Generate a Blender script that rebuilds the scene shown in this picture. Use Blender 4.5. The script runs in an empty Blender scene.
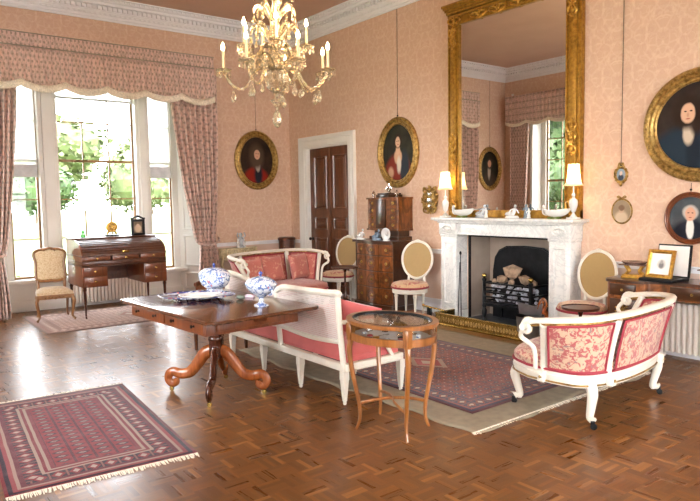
import bpy, bmesh, math, random
from mathutils import Vector, Matrix, Euler
random.seed(7)
PI = math.pi
S = bpy.context.scene
COL = S.collection
def sg(c):
    c /= 255.0
    return c/12.92 if c <= .04045 else ((c+.055)/1.055)**2.4
def rgb(r, g, b): return (sg(r), sg(g), sg(b), 1.0)

# ---------------------------------------------------------------- camera
cam_d = bpy.data.cameras.new('camera'); cam = bpy.data.objects.new('camera', cam_d); COL.objects.link(cam)
cam_d.sensor_width = 36; cam_d.sensor_fit = 'HORIZONTAL'; cam_d.lens = 36*637.43/700; cam_d.clip_start = .05; cam_d.clip_end = 500
F_ = Vector((-0.79013395, 0.6079271, -0.07818555)); R_ = Vector((0.61072171, 0.79167899, -0.01622871)); U_ = Vector((-0.05203199, 0.06057247, 0.99680673))
cam.matrix_world = Matrix(((R_.x, U_.x, -F_.x, 10.1), (R_.y, U_.y, -F_.y, -6.4), (R_.z, U_.z, -F_.z, 1.6), (0, 0, 0, 1)))
S.camera = cam

# ---------------------------------------------------------------- world, sun, window portals, added fill lamps, exposure
world = bpy.data.worlds.new('sky'); S.world = world; world.use_nodes = True
wn = world.node_tree.nodes; wl = world.node_tree.links
bg = wn['Background']
tc = wn.new('ShaderNodeTexCoord'); sep = wn.new('ShaderNodeSeparateXYZ'); cr = wn.new('ShaderNodeValToRGB')
wl.new(tc.outputs['Generated'], sep.inputs[0]); wl.new(sep.outputs['Z'], cr.inputs[0]); wl.new(cr.outputs[0], bg.inputs['Color'])
cr.color_ramp.elements[0].position = 0.0; cr.color_ramp.elements[0].color = (1, 1, 1, 1)
cr.color_ramp.elements[1].position = .7; cr.color_ramp.elements[1].color = (.86, .93, 1, 1)
bg.inputs['Strength'].default_value = 16.5
sun_d = bpy.data.lights.new('sun', 'SUN'); sun = bpy.data.objects.new('sun', sun_d); COL.objects.link(sun)
sun_d.energy = 17.0; sun_d.angle = .02; sun_d.color = (1, .96, .88)
sun.rotation_euler = Vector((-.62, -.30, -.72)).to_track_quat('-Z', 'Y').to_euler()
def area(name, loc, direction, sx, sy, power, color=(1, 1, 1), portal=False):
    d = bpy.data.lights.new(name, 'AREA'); d.shape = 'RECTANGLE'; d.size = sx; d.size_y = sy; d.energy = power; d.color = color
    o = bpy.data.objects.new(name, d); COL.objects.link(o); o.location = loc
    o.rotation_euler = Vector(direction).to_track_quat('-Z', 'Z').to_euler()
    if portal: d.cycles.is_portal = True
    return o
# sky portals at two windows; added fill lamps in unseen garden, bay, end windows
area('daylight_window', (-.75, -3.345, 1.95), (1, 0, 0), 3.0, 3.2, 1, (1, 1, 1), True)
area('daylight_mirror_window', (1.8, -6.76, 2.0), (0, 1, 0), 1.8, 3.2, 1, (1, 1, 1), True)
area('fill_garden_window', (5.55, -6.75, 2.3), (0, 1, -.05), 1.5, 3.0, 60, (.97, .98, 1))
area('fill_bay_window', (10.1, -7.5, 2.3), (-.15, 1, -.05), 2.6, 3.0, 50, (.98, .98, 1))
area('fill_end_window', (12.45, -3.2, 2.3), (-1, 0, -.05), 3.0, 3.0, 40, (.98, .98, 1))
flash = area('camera_flash', (10.06, -6.44, 1.86), (F_.x, F_.y, F_.z+.05), .1, .08, 12, (1, .98, .95))
S.view_settings.view_transform = 'Standard'; S.view_settings.look = 'None'; S.view_settings.gamma = 1
S.view_settings.use_curve_mapping = False; S.view_settings.exposure = 0.24

# ---------------------------------------------------------------- helpers: tagging
def tag(o, label=None, cat=None, group=None, kind=None):
    if label: o['label'] = label
    if cat: o['category'] = cat
    if group: o['group'] = group
    if kind: o['kind'] = kind
    return o
def thing(name, label, cat, loc=(0, 0, 0), rz=0, group=None):
    o = bpy.data.objects.new(name, None); COL.objects.link(o); o.empty_display_size = .1
    o.location = loc; o.rotation_euler = (0, 0, rz)
    return tag(o, label, cat, group)
def copy_tree(o, parent=None):
    c = o.copy(); COL.objects.link(c)
    if parent: c.parent = parent
    for ch in list(o.children): copy_tree(ch, c)
    return c

# ---------------------------------------------------------------- helpers: geometry
class MB:
    def __init__(s): s.v = []; s.f = []; s.m = []; s.mi = 0
    def add(s, vs, fs):
        n = len(s.v); s.v += [tuple(p) for p in vs]
        for f in fs: s.f.append(tuple(n+i for i in f)); s.m.append(s.mi)
        return s
    def box(s, a, b, bev=0.0, rot=None, piv=None):
        x0, y0, z0 = a; x1, y1, z1 = b
        if x0 > x1: x0, x1 = x1, x0
        if y0 > y1: y0, y1 = y1, y0
        if z0 > z1: z0, z1 = z1, z0
        if bev <= 0:
            vs = [(x, y, z) for z in (z0, z1) for y in (y0, y1) for x in (x0, x1)]
            fs = [(0, 2, 3, 1), (4, 5, 7, 6), (0, 1, 5, 4), (2, 6, 7, 3), (0, 4, 6, 2), (1, 3, 7, 5)]
        else:
            bev = min(bev, (x1-x0)*.49, (y1-y0)*.49, (z1-z0)*.49)
            bm = bmesh.new(); bmesh.ops.create_cube(bm, size=1)
            for v in bm.verts: v.co = Vector(((x0+x1)/2+v.co.x*(x1-x0), (y0+y1)/2+v.co.y*(y1-y0), (z0+z1)/2+v.co.z*(z1-z0)))
            bmesh.ops.bevel(bm, geom=bm.edges[:], offset=bev, segments=2, affect='EDGES', profile=.5)
            bm.verts.index_update(); vs = [v.co.copy() for v in bm.verts]; fs = [[v.index for v in f.verts] for f in bm.faces]; bm.free()
        if rot is not None:
            p = Vector(piv) if piv is not None else Vector(((x0+x1)/2, (y0+y1)/2, (z0+z1)/2))
            M = Euler(rot).to_matrix(); vs = [M @ (Vector(v)-p)+p for v in vs]
        return s.add(vs, fs)
    def prism(s, pts, z0, z1, pts2=None):
        n = len(pts); q = pts2 or pts
        vs = [(x, y, z0) for x, y in pts]+[(x, y, z1) for x, y in q]
        fs = [tuple(range(n-1, -1, -1)), tuple(range(n, 2*n))]+[(i, (i+1) % n, n+(i+1) % n, n+i) for i in range(n)]
        return s.add(vs, fs)
    def prism_y(s, pts, y0, y1):          # outline in XZ (anticlockwise seen from -Y), extruded along Y
        n = len(pts)
        vs = [(x, y0, z) for x, z in pts]+[(x, y1, z) for x, z in pts]
        fs = [tuple(range(n)), tuple(range(2*n-1, n-1, -1))]+[(i, n+i, n+(i+1) % n, (i+1) % n) for i in range(n)]
        return s.add(vs, fs)
    def prism_x(s, pts, x0, x1):          # outline in YZ extruded along X
        n = len(pts)
        vs = [(x0, y, z) for y, z in pts]+[(x1, y, z) for y, z in pts]
        fs = [tuple(range(n-1, -1, -1)), tuple(range(n, 2*n))]+[(i, (i+1) % n, n+(i+1) % n, n+i) for i in range(n)]
        return s.add(vs, fs)
    def lathe(s, prof, c=(0, 0, 0), n=20, sx=1, sy=1, lob=0, nl=0, M=None):
        vs = []; fs = []
        for r, z in prof:
            for k in range(n):
                a = 2*PI*k/n; rr = r*(1+lob*math.cos(nl*a))
                p = Vector((rr*math.cos(a)*sx, rr*math.sin(a)*sy, z))
                if M is not None: p = M @ p
                vs.append((c[0]+p.x, c[1]+p.y, c[2]+p.z))
        m = len(prof)
        for i in range(m-1):
            for k in range(n): fs.append((i*n+k, i*n+(k+1) % n, (i+1)*n+(k+1) % n, (i+1)*n+k))
        if prof[0][0] > 1e-5: fs.append(tuple(range(n-1, -1, -1)))
        if prof[-1][0] > 1e-5: fs.append(tuple((m-1)*n+k for k in range(n)))
        return s.add(vs, fs)
    def tube(s, pts, r, n=8, closed=False, flat=1.0, up=None, caps=True, sec=None):
        P = [Vector(p) for p in pts]; m = len(P)
        R = list(r) if isinstance(r, (list, tuple)) else [r]*m
        vs = []; T = []
        for i in range(m):
            if closed: t = P[(i+1) % m]-P[i-1]
            else: t = P[min(i+1, m-1)]-P[max(i-1, 0)]
            T.append(t.normalized() if t.length > 1e-9 else Vector((0, 0, 1)))
        if up is not None: N = Vector(up)
        else:
            N = Vector((0, 0, 1)) if abs(T[0].z) < .9 else Vector((1, 0, 0))
        if sec is None: sec = [(math.cos(2*PI*k/n), math.sin(2*PI*k/n)*flat) for k in range(n)]
        n = len(sec)
        for i in range(m):
            if up is not None: N = Vector(up)
            A = (N-T[i]*N.dot(T[i]))
            A = A.normalized() if A.length > 1e-6 else Vector((1, 0, 0))
            N = A; B = T[i].cross(A)
            for a, b in sec: vs.append(P[i]+A*a*R[i]+B*b*R[i])
        fs = []
        L = m if closed else m-1
        for i in range(L):
            j = (i+1) % m
            for k in range(n): fs.append((i*n+k, i*n+(k+1) % n, j*n+(k+1) % n, j*n+k))
        if not closed and caps: fs.append(tuple(range(n-1, -1, -1))); fs.append(tuple((m-1)*n+k for k in range(n)))
        return s.add(vs, fs)
    def ball(s, c, r, n=12, m=8, sx=1, sy=1, sz=1, M=None):
        prof = [(r*math.sin(PI*i/m), -r*math.cos(PI*i/m)*sz) for i in range(m+1)]
        prof[0] = (0, -r*sz); prof[-1] = (0, r*sz)
        return s.lathe(prof, c, n, sx, sy, M=M)
    def grid(s, fn, nu, nv, cu=False):
        vs = [fn(i/nu, j/nv) for j in range(nv+1) for i in range(nu+(0 if cu else 1))]
        w = nu if cu else nu+1; fs = []
        for j in range(nv):
            for i in range(nu):
                a = j*w+i; b = j*w+(i+1) % w
                fs.append((a, b, b+w, a+w))
        return s.add(vs, fs)
    def ring(s, path, prof, closed=True):
        # path: list of ((x,z),(nx,nz)); prof: list of (offset outward, y) -> frame standing in XZ
        vs = []; fs = []; n = len(prof); m = len(path)
        for (x, z), (nx, nz) in path:
            for o, y in prof: vs.append((x+nx*o, y, z+nz*o))
        for i in range(m if closed else m-1):
            j = (i+1) % m
            for k in range(n-1): fs.append((i*n+k, i*n+k+1, j*n+k+1, j*n+k))
        return s.add(vs, fs)
    def ngon_y(s, pts, y):
        return s.add([(x, y, z) for x, z in pts], [tuple(range(len(pts)))])
    def xf(s, M, i0=0):
        for i in range(i0, len(s.v)): s.v[i] = tuple(M @ Vector(s.v[i]))
        return s
    def build(s, name, mat, parent=None, smooth=True, loc=None, rz=0, sub=0, solid=0, ang=40):
        me = bpy.data.meshes.new(name); me.from_pydata(s.v, [], s.f)
        for m_ in (mat if isinstance(mat, (list, tuple)) else [mat]): me.materials.append(m_)
        me.polygons.foreach_set('material_index', s.m)
        bm = bmesh.new(); bm.from_mesh(me); bmesh.ops.recalc_face_normals(bm, faces=bm.faces[:])
        bm.to_mesh(me); bm.free(); me.update()
        if smooth:
            me.polygons.foreach_set('use_smooth', [True]*len(me.polygons))
            me.set_sharp_from_angle(angle=math.radians(ang))
        o = bpy.data.objects.new(name, me); COL.objects.link(o)
        if parent: o.parent = parent
        if loc is not None: o.location = loc; o.rotation_euler = (0, 0, rz)
        if solid:
            md = o.modifiers.new('solid', 'SOLIDIFY'); md.thickness = solid; md.offset = 0
        if sub:
            md = o.modifiers.new('sub', 'SUBSURF'); md.levels = sub; md.render_levels = sub
        return o
def ell(a, b, n=48, c=(0, 0)):
    out = []
    for k in range(n):
        t = 2*PI*k/n; nx, nz = math.cos(t)/a, math.sin(t)/b; l = math.hypot(nx, nz)
        out.append(((c[0]+a*math.cos(t), c[1]+b*math.sin(t)), (nx/l, nz/l)))
    return out
def rectp(x0, z0, x1, z1): return [((x0, z0), (-1, -1)), ((x1, z0), (1, -1)), ((x1, z1), (1, 1)), ((x0, z1), (-1, 1))]
def cat(pts, n=6, closed=False):          # Catmull-Rom through points of any dimension
    P = [Vector(p) for p in pts]; m = len(P); out = []
    for i in range(m if closed else m-1):
        p0 = P[i-1] if (closed or i > 0) else P[0]; p1 = P[i]; p2 = P[(i+1) % m]
        p3 = P[(i+2) % m] if (closed or i+2 < m) else P[-1]
        for k in range(n):
            t = k/n
            out.append(.5*((2*p1)+(p2-p0)*t+(2*p0-5*p1+4*p2-p3)*t*t+(3*p1-p0-3*p2+p3)*t**3))
    if not closed: out.append(P[-1].copy())
    return out
def struct(mb, name, mat, **k):
    o = mb.build(name, mat, **k); o['kind'] = 'structure'; return o

# ---------------------------------------------------------------- helpers: node expressions
class X:
    t = None
    def __init__(s, k): s.k = k
    @staticmethod
    def m(op, *a):
        n = X.t.nodes.new('ShaderNodeMath'); n.operation = op
        for i, v in enumerate(a):
            if isinstance(v, X): X.t.links.new(v.k, n.inputs[i])
            else: n.inputs[i].default_value = v
        return X(n.outputs[0])
    def __add__(s, o): return X.m('ADD', s, o)
    __radd__ = __add__
    def __sub__(s, o): return X.m('SUBTRACT', s, o)
    def __rsub__(s, o): return X.m('SUBTRACT', o, s)
    def __mul__(s, o): return X.m('MULTIPLY', s, o)
    __rmul__ = __mul__
    def __truediv__(s, o): return X.m('DIVIDE', s, o)
    def fl(s): return X.m('FLOOR', s)
    def fr(s): return X.m('FRACT', s)
    def ab(s): return X.m('ABSOLUTE', s)
    def sin(s): return X.m('SINE', s)
    def gt(s, o): return X.m('GREATER_THAN', s, o)
    def lt(s, o): return X.m('LESS_THAN', s, o)
    def mn(s, o): return X.m('MINIMUM', s, o)
    def mx(s, o): return X.m('MAXIMUM', s, o)
    def sq(s): return X.m('MULTIPLY', s, s)
    def pw(s, o): return X.m('POWER', s, o)
    def clamp(s):
        return s.mx(0.0).mn(1.0)
    def step(s, a, b):                     # smooth ramp from a to b
        n = X.t.nodes.new('ShaderNodeMapRange'); n.clamp = True
        X.t.links.new(s.k, n.inputs[0]); n.inputs[1].default_value = a; n.inputs[2].default_value = b
        return X(n.outputs[0])
def newmat(name):
    m = bpy.data.materials.new(name); m.use_nodes = True; X.t = m.node_tree
    return m, m.node_tree.nodes['Principled BSDF']
def coords(kind='Object'):
    n = X.t.nodes.new('ShaderNodeTexCoord'); s = X.t.nodes.new('ShaderNodeSeparateXYZ'); X.t.links.new(n.outputs[kind], s.inputs[0])
    return X(s.outputs[0]), X(s.outputs[1]), X(s.outputs[2]), n.outputs[kind]
def vec(x, y, z):
    n = X.t.nodes.new('ShaderNodeCombineXYZ')
    for i, v in enumerate((x, y, z)):
        if isinstance(v, X): X.t.links.new(v.k, n.inputs[i])
        else: n.inputs[i].default_value = v
    return n.outputs[0]
def noise(v, scale, det=2.0, rough=.5, dist=0.0, color=False):
    n = X.t.nodes.new('ShaderNodeTexNoise'); X.t.links.new(v, n.inputs['Vector']); n.inputs['Scale'].default_value = scale
    n.inputs['Detail'].default_value = det; n.inputs['Roughness'].default_value = rough; n.inputs['Distortion'].default_value = dist
    return n.outputs['Color'] if color else X(n.outputs[0])
def vor(v, scale, feat='F1', out='Distance'):
    n = X.t.nodes.new('ShaderNodeTexVoronoi'); n.feature = feat; X.t.links.new(v, n.inputs['Vector']); n.inputs['Scale'].default_value = scale
    return X(n.outputs[out])
def rnd(v):
    n = X.t.nodes.new('ShaderNodeTexWhiteNoise'); n.noise_dimensions = '3D'; X.t.links.new(v, n.inputs['Vector']); return X(n.outputs['Value'])
def mix(f, a, b):
    n = X.t.nodes.new('ShaderNodeMix'); n.data_type = 'RGBA'
    for i, v in ((0, f), (6, a), (7, b)):
        if isinstance(v, X): X.t.links.new(v.k, n.inputs[i])
        elif hasattr(v, 'links'): X.t.links.new(v, n.inputs[i])
        else: n.inputs[i].default_value = v
    return n.outputs[2]
def setc(b, c):
    if hasattr(c, 'links'): X.t.links.new(c, b.inputs['Base Color'])
    else: b.inputs['Base Color'].default_value = c
def fin(b, c, rough=.5, metal=0.0, spec=None, bump=None, bs=.3, bd=.002, coat=0, sheen=0, trans=0, alpha=None):
    setc(b, c); b.inputs['Metallic'].default_value = metal
    if isinstance(rough, X): X.t.links.new(rough.k, b.inputs['Roughness'])
    else: b.inputs['Roughness'].default_value = rough
    if spec is not None: b.inputs['Specular IOR Level'].default_value = spec
    if coat: b.inputs['Coat Weight'].default_value = coat; b.inputs['Coat Roughness'].default_value = .12
    if sheen: b.inputs['Sheen Weight'].default_value = sheen
    if trans: b.inputs['Transmission Weight'].default_value = trans
    if bump is not None:
        n = X.t.nodes.new('ShaderNodeBump'); n.inputs['Strength'].default_value = bs; n.inputs['Distance'].default_value = bd
        X.t.links.new(bump.k, n.inputs['Height']); X.t.links.new(n.outputs[0], b.inputs['Normal'])
def plain(name, c, rough=.5, metal=0.0, var=.12, vs=9.0, bs=.15, **k):
    m, b = newmat(name); x, y, z, o = coords(); n = noise(o, vs, 4)
    d = tuple(v*(1-var) for v in c[:3])+(1,); l = tuple(min(v*(1+var), 1) for v in c[:3])+(1,)
    fin(b, mix(n.step(.35, .65), d, l), rough, metal, bump=noise(o, vs*9, 3), bs=bs, bd=.001, **k); return m
def wood(name, c1, c2, rough=.3, axis=0, sc=6.0, coat=.3, fig=0.0):
    m, b = newmat(name); x, y, z, o = coords()
    s = [x*sc*2.6, y*sc*2.6, z*sc*2.6]; s[axis] = (x, y, z)[axis]*sc*.28
    v = vec(*s); g = noise(v, 1.0, 6, .62, .9); w = noise(v, 6.0, 3, .6)
    f = (g*.75+w*.3).step(.36, .68)
    c = mix(f, c1, c2)
    if fig:
        k = noise(o, 5.0, 3, .6, 2.0).step(.45, .6); c = mix(k*fig, c, tuple(v*.45 for v in c1[:3])+(1,))
    fin(b, c, rough, 0, coat=coat, bump=w, bs=.06, bd=.001); return m
# ---------------------------------------------------------------- materials
M = {}
def wallpaper():
    m, b = newmat('damask_wallpaper'); x, y, z, o = coords()
    u = (x+y)*2.1; v = z*1.4
    col_ = u.fl(); vv = v+X.m('MODULO', col_.ab(), 2.0)*.5
    fu = (u.fr()-.5).ab(); fv = vv.fr()
    q = vec(fu*3.2, fv*4.2, 3.7)
    n1 = noise(q, 1.5, 2, .5, .8); ed = vor(q, 1.35, 'DISTANCE_TO_EDGE')
    vein = ed.step(.10, .03); blob = (n1-.5).ab().step(.035, .01)
    oval = ((fu*2.0).sq()+((fv-.5)*2.1).sq()).pw(.5)
    ringl = (oval-.72).ab().step(.07, .02)
    f = (vein*.6+blob*.55+ringl*.5).clamp()
    fine = noise(o, 260, 2)
    c = mix(f*.5, rgb(212, 179, 155), rgb(232, 209, 183))
    c = mix(noise(q, 3.4, 2).step(.52, .6)*.35, c, rgb(206, 168, 150))
    c = mix(fine*.12, c, rgb(190, 144, 120))
    fin(b, c, .72, bump=f, bs=.12, bd=.001, spec=.25); return m
def dado_paint():
    m, b = newmat('dado_paint'); x, y, z, o = coords()
    fin(b, mix(noise(o, 3, 3), rgb(218, 190, 172), rgb(224, 198, 180)), .6, bump=noise(o, 120, 2), bs=.05); return m
def parquet():
    m, b = newmat('parquet'); x, y, z, o = coords()
    s = .152; u = x/s; v = y/s; cu = u.fl(); cv = v.fl()
    par = X.m('MODULO', (cu+cv+2000.0), 2.0).gt(.5)
    fu = u.fr(); fv = v.fr(); nst = 5.0
    a = fu*nst; c = fv*nst
    si = par*a.fl()+(1-par)*c.fl()
    r = rnd(vec(cu*1.31, cv*1.73, si*2.9+par*11.0)); r2 = rnd(vec(cu*2.31+7, cv*.73, si*1.9))
    gx = par*(x*60.0)+(1-par)*(x*5.0); gy = par*(y*5.0)+(1-par)*(y*60.0)
    grain = noise(vec(gx, gy, r*20.0), 1.0, 4, .6)
    sf = par*a.fr()+(1-par)*c.fr(); ef = par*fv+(1-par)*fu
    gap = (((sf-.5).ab().gt(.470))+((ef-.5).ab().gt(.492))).clamp()
    c1 = mix(r.step(.0, 1.0), rgb(88, 54, 25), rgb(124, 80, 40))
    c1 = mix(r2.gt(.9)*.55, c1, rgb(172, 120, 66)); c1 = mix(r2.lt(.13)*.5, c1, rgb(72, 40, 18))
    c1 = mix(grain.step(.35, .7)*.38, c1, rgb(72, 42, 20)); c1 = mix(noise(o, .7, 3).step(.35, .7)*.2, c1, rgb(134, 86, 42))
    c1 = mix(gap*.55, c1, rgb(60, 32, 16))
    tilt = noise(vec(cu+.5, cv+.5, si), .9, 0)
    fin(b, c1, (grain*.10+r*.10+.22), 0, spec=.28, bump=grain*.25+r*.5-gap*.6, bs=.22, bd=.0016, coat=.05); return m
def fabric(name, base, cols, sc=14.0, rough=.55, sheen=.4, cell=None):
    m, b = newmat(name); x, y, z, o = coords()
    c = base
    for i, (cc, thr, s2) in enumerate(cols):
        n = noise(o, sc*s2, 3, .6, .9) if i % 2 == 0 else vor(o, sc*s2)
        f = n.step(thr, thr+.05) if i % 2 == 0 else n.step(thr, thr-.08)
        c = mix(f, c, cc)
    wv = noise(o, 260, 2)
    c = mix(wv*.2, c, tuple(v*.6 for v in base[:3])+(1,))
    fin(b, c, rough, sheen=sheen, bump=wv, bs=.25, bd=.001); return m
def curtain_fab(name, use_x=False):
    # small repeating sprigs of grey green on rose chintz
    m, b = newmat(name); x, y, z, o = coords()
    h = (y*1.0)/.055; v = z/.07
    r = v.fl(); hh = h+X.m('MODULO', (r+200.0), 2.0)*.5
    a = hh.fr()-.5; c = v.fr()-.5
    d = ((a*1.5).sq()+(c*1.1).sq()).pw(.5); wob = noise(vec(hh*1.0, v, 1.0), 3.0, 2)
    blob = (d+wob*.35-.17).step(.34, .26); core = (d+wob*.2).step(.2, .14)
    vine = (((h*1.0).fr()-.5)+(v*3.1416).sin()*.2).ab().step(.10, .05)
    cc = mix(vine*.6, rgb(222, 188, 174), rgb(166, 144, 132))
    cc = mix(noise(o, 16, 3, .7).step(.45, .6)*.5, cc, rgb(160, 146, 132)); cc = mix(blob*.8, cc, rgb(146, 132, 120)); cc = mix(core*.7, cc, rgb(184, 122, 110))
    fin(b, cc, .75, sheen=.3, bump=noise(o, 300, 1), bs=.2, bd=.0006)
    b.inputs['Subsurface Weight'].default_value = 0; return m
def rug(name, hx, hy, field, navy, ivory, kind):
    m, b = newmat(name); x, y, z, o = coords()
    wobx = noise(o, 2.0, 2)*.02-.01
    dx = hx-(x+wobx).ab(); dy = hy-(y+wobx).ab(); d = dx.mn(dy)
    alongx = dx.gt(dy)                       # 1 on the sides parallel to x
    t = alongx*x+(1-alongx)*y
    if kind == 'bokhara':
        # small guls in rows on a rose field, striped outer bands
        u = x/.078; v = y/.125; a = u.fr()-.5; c = v.fr()-.5
        hexd = (a.ab()*1.0+c.ab()*.9); alt = X.m('MODULO', (v.fl()+100.0), 2.0)
        gul = hexd.lt(.36); inner = hexd.lt(.2); lin = (a.ab().lt(.07))
        q = mix(gul, field, navy); q = mix(inner*.75, q, ivory); q = mix(inner*hexd.lt(.09), q, field)
        q = mix((c.ab().gt(.43))*.7, q, navy)
        bands = [(.0, rgb(120, 48, 56)), (.02, navy), (.045, rgb(132, 62, 66)), (.07, rgb(150, 128, 118)), (.09, rgb(92, 40, 52)), (.12, 'm'), (.215, rgb(150, 132, 120)), (.235, rgb(110, 40, 50)), (.255, rgb(150, 132, 120)), (.275, rgb(110, 46, 56)), (.30, None)]
    else:
        u = x/.07; v = y/.07; w = noise(vec(u.fl(), v.fl(), 0.0), .9, 1)
        a = (u.fr()-.5).ab(); c = (v.fr()-.5).ab()
        rr = rnd(vec(u.fl(), v.fl(), 1.0)); dm = a+c
        q = mix(dm.lt(.38), field, navy); q = mix(dm.lt(.38)*rr.gt(.5), q, rgb(150, 76, 66)); q = mix(dm.lt(.14), q, ivory)
        q = mix((noise(o, 38, 2, .6).step(.5, .56))*.55, q, navy)
        md = ((x/(.27)).ab()+(y/.19).ab())
        q = mix(md.lt(1.0), q, rgb(165, 140, 122)); q = mix(md.lt(.72), q, rgb(150, 60, 56)); q = mix(md.lt(.35), q, ivory)
        bands = [(.0, rgb(88, 52, 54)), (.025, navy), (.06, rgb(136, 74, 66)), (.08, 'm'), (.2, rgb(128, 66, 60)), (.215, navy), (.24, None)]
    col_ = None
    mot_u = t/.1; ma = (mot_u.fr()-.5).ab()
    for pos, c in bands:
        if c is None: c = q
        elif c == 'm':
            mm = (ma+((d-.165).ab()*7.5 if kind == 'bokhara' else (d-.14).ab()*8.0))
            c = mix(mm.lt(.42), navy, field); c = mix(mm.lt(.22), c, ivory); c = mix((ma.gt(.44)), c, rgb(120, 84, 78))
        col_ = c if col_ is None else mix(d.gt(pos), col_, c)
    if kind == 'faded': col_ = mix(.3, col_, rgb(214, 196, 180))
    ws = noise(o, 9, 3)
    col_ = mix(ws.step(.45, .8)*.25, col_, rgb(150, 120, 110))
    tuft = noise(o, 320, 2); col_ = mix(tuft*.22, col_, (.03, .02, .02, 1))
    fin(b, col_, .95, spec=.1, bump=tuft, bs=.5, bd=.003, sheen=.15); return m
def portrait(name, layers, bgc, bgc2):
    m, b = newmat(name); x, y, z, o = coords()
    n = noise(o, 7, 4)
    c = mix(n.step(.3, .7), bgc, bgc2)
    wx = noise(o, 12, 2)*.02-.01
    for cx, cz, rx, rz, cc, soft in layers:
        d = (((x+wx-cx)/rx).sq()+((z+wx-cz)/rz).sq()).pw(.5)
        c = mix(d.step(1+soft, 1-soft), c, cc)
    fin(b, c, .6, spec=.15, bump=noise(o, 60, 3), bs=.15, bd=.001); return m
def blue_white(name):
    m, b = newmat(name); x, y, z, o = coords()
    n = noise(o, 34, 3, .6, 1.0); n2 = vor(o, 30)
    c = mix(n.step(.48, .56), rgb(212, 220, 230), rgb(92, 116, 168)); c = mix(n2.step(.20, .12), c, rgb(48, 66, 138))
    c = mix((noise(o, 17, 2).step(.66, .69))*.8, c, rgb(196, 104, 82))
    fin(b, c, .12, coat=.6); return m
def imari(name):
    m, b = newmat(name); x, y, z, o = coords()
    n2 = vor(o, 26); n = noise(o, 22, 3, .6)
    c = mix(n.step(.44, .5), rgb(200, 204, 214), rgb(44, 58, 118)); c = mix(n2.step(.30, .2), c, rgb(190, 92, 66)); c = mix(vor(o, 17).step(.18, .12), c, rgb(224, 226, 226))
    fin(b, c, .12, coat=.6); return m
def glassmat(name, tint=(1, 1, 1, 1), refl=.08):
    m = bpy.data.materials.new(name); m.use_nodes = True; t = m.node_tree; X.t = t
    t.nodes.remove(t.nodes['Principled BSDF']); out = t.nodes['Material Output']
    tr = t.nodes.new('ShaderNodeBsdfTransparent'); tr.inputs[0].default_value = tint
    gl = t.nodes.new('ShaderNodeBsdfGlossy'); gl.inputs['Roughness'].default_value = .02
    fr = t.nodes.new('ShaderNodeFresnel'); fr.inputs[0].default_value = 1.45
    f = X(fr.outputs[0]).mn(.6)*(refl/.08)
    mx = t.nodes.new('ShaderNodeMixShader'); t.links.new(f.k, mx.inputs[0]); t.links.new(tr.outputs[0], mx.inputs[1]); t.links.new(gl.outputs[0], mx.inputs[2])
    t.links.new(mx.outputs[0], out.inputs[0]); return m
def emit(name, c, s):
    m = bpy.data.materials.new(name); m.use_nodes = True; t = m.node_tree
    b = t.nodes['Principled BSDF']; b.inputs['Base Color'].default_value = c; b.inputs['Emission Color'].default_value = c; b.inputs['Emission Strength'].default_value = s; return m
def translucent(name, c, clear=0.0):
    m = bpy.data.materials.new(name); m.use_nodes = True; t = m.node_tree; X.t = t
    t.nodes.remove(t.nodes['Principled BSDF']); out = t.nodes['Material Output']
    tl = t.nodes.new('ShaderNodeBsdfTranslucent'); df = t.nodes.new('ShaderNodeBsdfDiffuse')
    x, y, z, o = coords(); w = noise(o, 90, 2)
    cc = mix(w*.15, c, tuple(v*.7 for v in c[:3])+(1,)); t.links.new(cc, tl.inputs[0]); t.links.new(cc, df.inputs[0])
    mx = t.nodes.new('ShaderNodeMixShader'); mx.inputs[0].default_value = .45; t.links.new(tl.outputs[0], mx.inputs[1]); t.links.new(df.outputs[0], mx.inputs[2])
    last = mx
    if clear:
        tr = t.nodes.new('ShaderNodeBsdfTransparent'); m2 = t.nodes.new('ShaderNodeMixShader'); m2.inputs[0].default_value = clear
        t.links.new(mx.outputs[0], m2.inputs[1]); t.links.new(tr.outputs[0], m2.inputs[2]); last = m2
    t.links.new(last.outputs[0], out.inputs[0]); return m
def cane(name, c, holes=.5, sc=110.0, clear=True):
    m = bpy.data.materials.new(name); m.use_nodes = True; t = m.node_tree; X.t = t; b = t.nodes['Principled BSDF']
    x, y, z, o = coords(); h = (x*sc).fr()-.5; v = (z*sc).fr()-.5
    hole = (h.ab().lt(holes*.5))*(v.ab().lt(holes*.5))
    fin(b, mix(noise(o, 30, 2)*.5, c, tuple(q*.75 for q in c[:3])+(1,)), .55)
    X.t.links.new((1-hole*(1.0 if clear else 0.0)).k, b.inputs['Alpha'])
    return m
def leafmat(name, c1, c2):
    m, b = newmat(name); x, y, z, o = coords()
    fin(b, mix(noise(o, .9, 3).step(.35, .65), c1, c2), .6, spec=.3); return m

M['wall'] = wallpaper(); M['dado'] = dado_paint(); M['floor'] = parquet()
M['ceiling'] = plain('ceiling_paint', rgb(202, 168, 146), .8, var=.03, vs=2)
M['white'] = plain('white_paint', rgb(232, 230, 224), .42, var=.02, vs=4, bs=.05)
M['cream'] = plain('cream_paint', rgb(222, 216, 202), .4, var=.04, vs=10, bs=.1)
M['cornice'] = plain('cornice_plaster', rgb(232, 232, 234), .7, var=.02)
M['marble'] = None
def marble():
    m, b = newmat('white_marble'); x, y, z, o = coords()
    n = noise(o, 3.0, 6, .65, 2.5); v = (n-.5).ab().step(.05, .0)
    fin(b, mix(v*.5, rgb(226, 226, 222), rgb(184, 188, 190)), .25, coat=.2); return m
M['marble'] = marble()
def gilt(name, c1, c2, metal=.85, rough=.38):
    m, b = newmat(name); x, y, z, o = coords(); n = noise(o, 22, 5, .65)
    fin(b, mix(n.step(.35, .65), c1, c2), rough, metal, bump=noise(o, 70, 4), bs=.35, bd=.002); return m
M['gilt'] = gilt('gilt', rgb(148, 104, 36), rgb(214, 168, 78), .75, .36)
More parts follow.
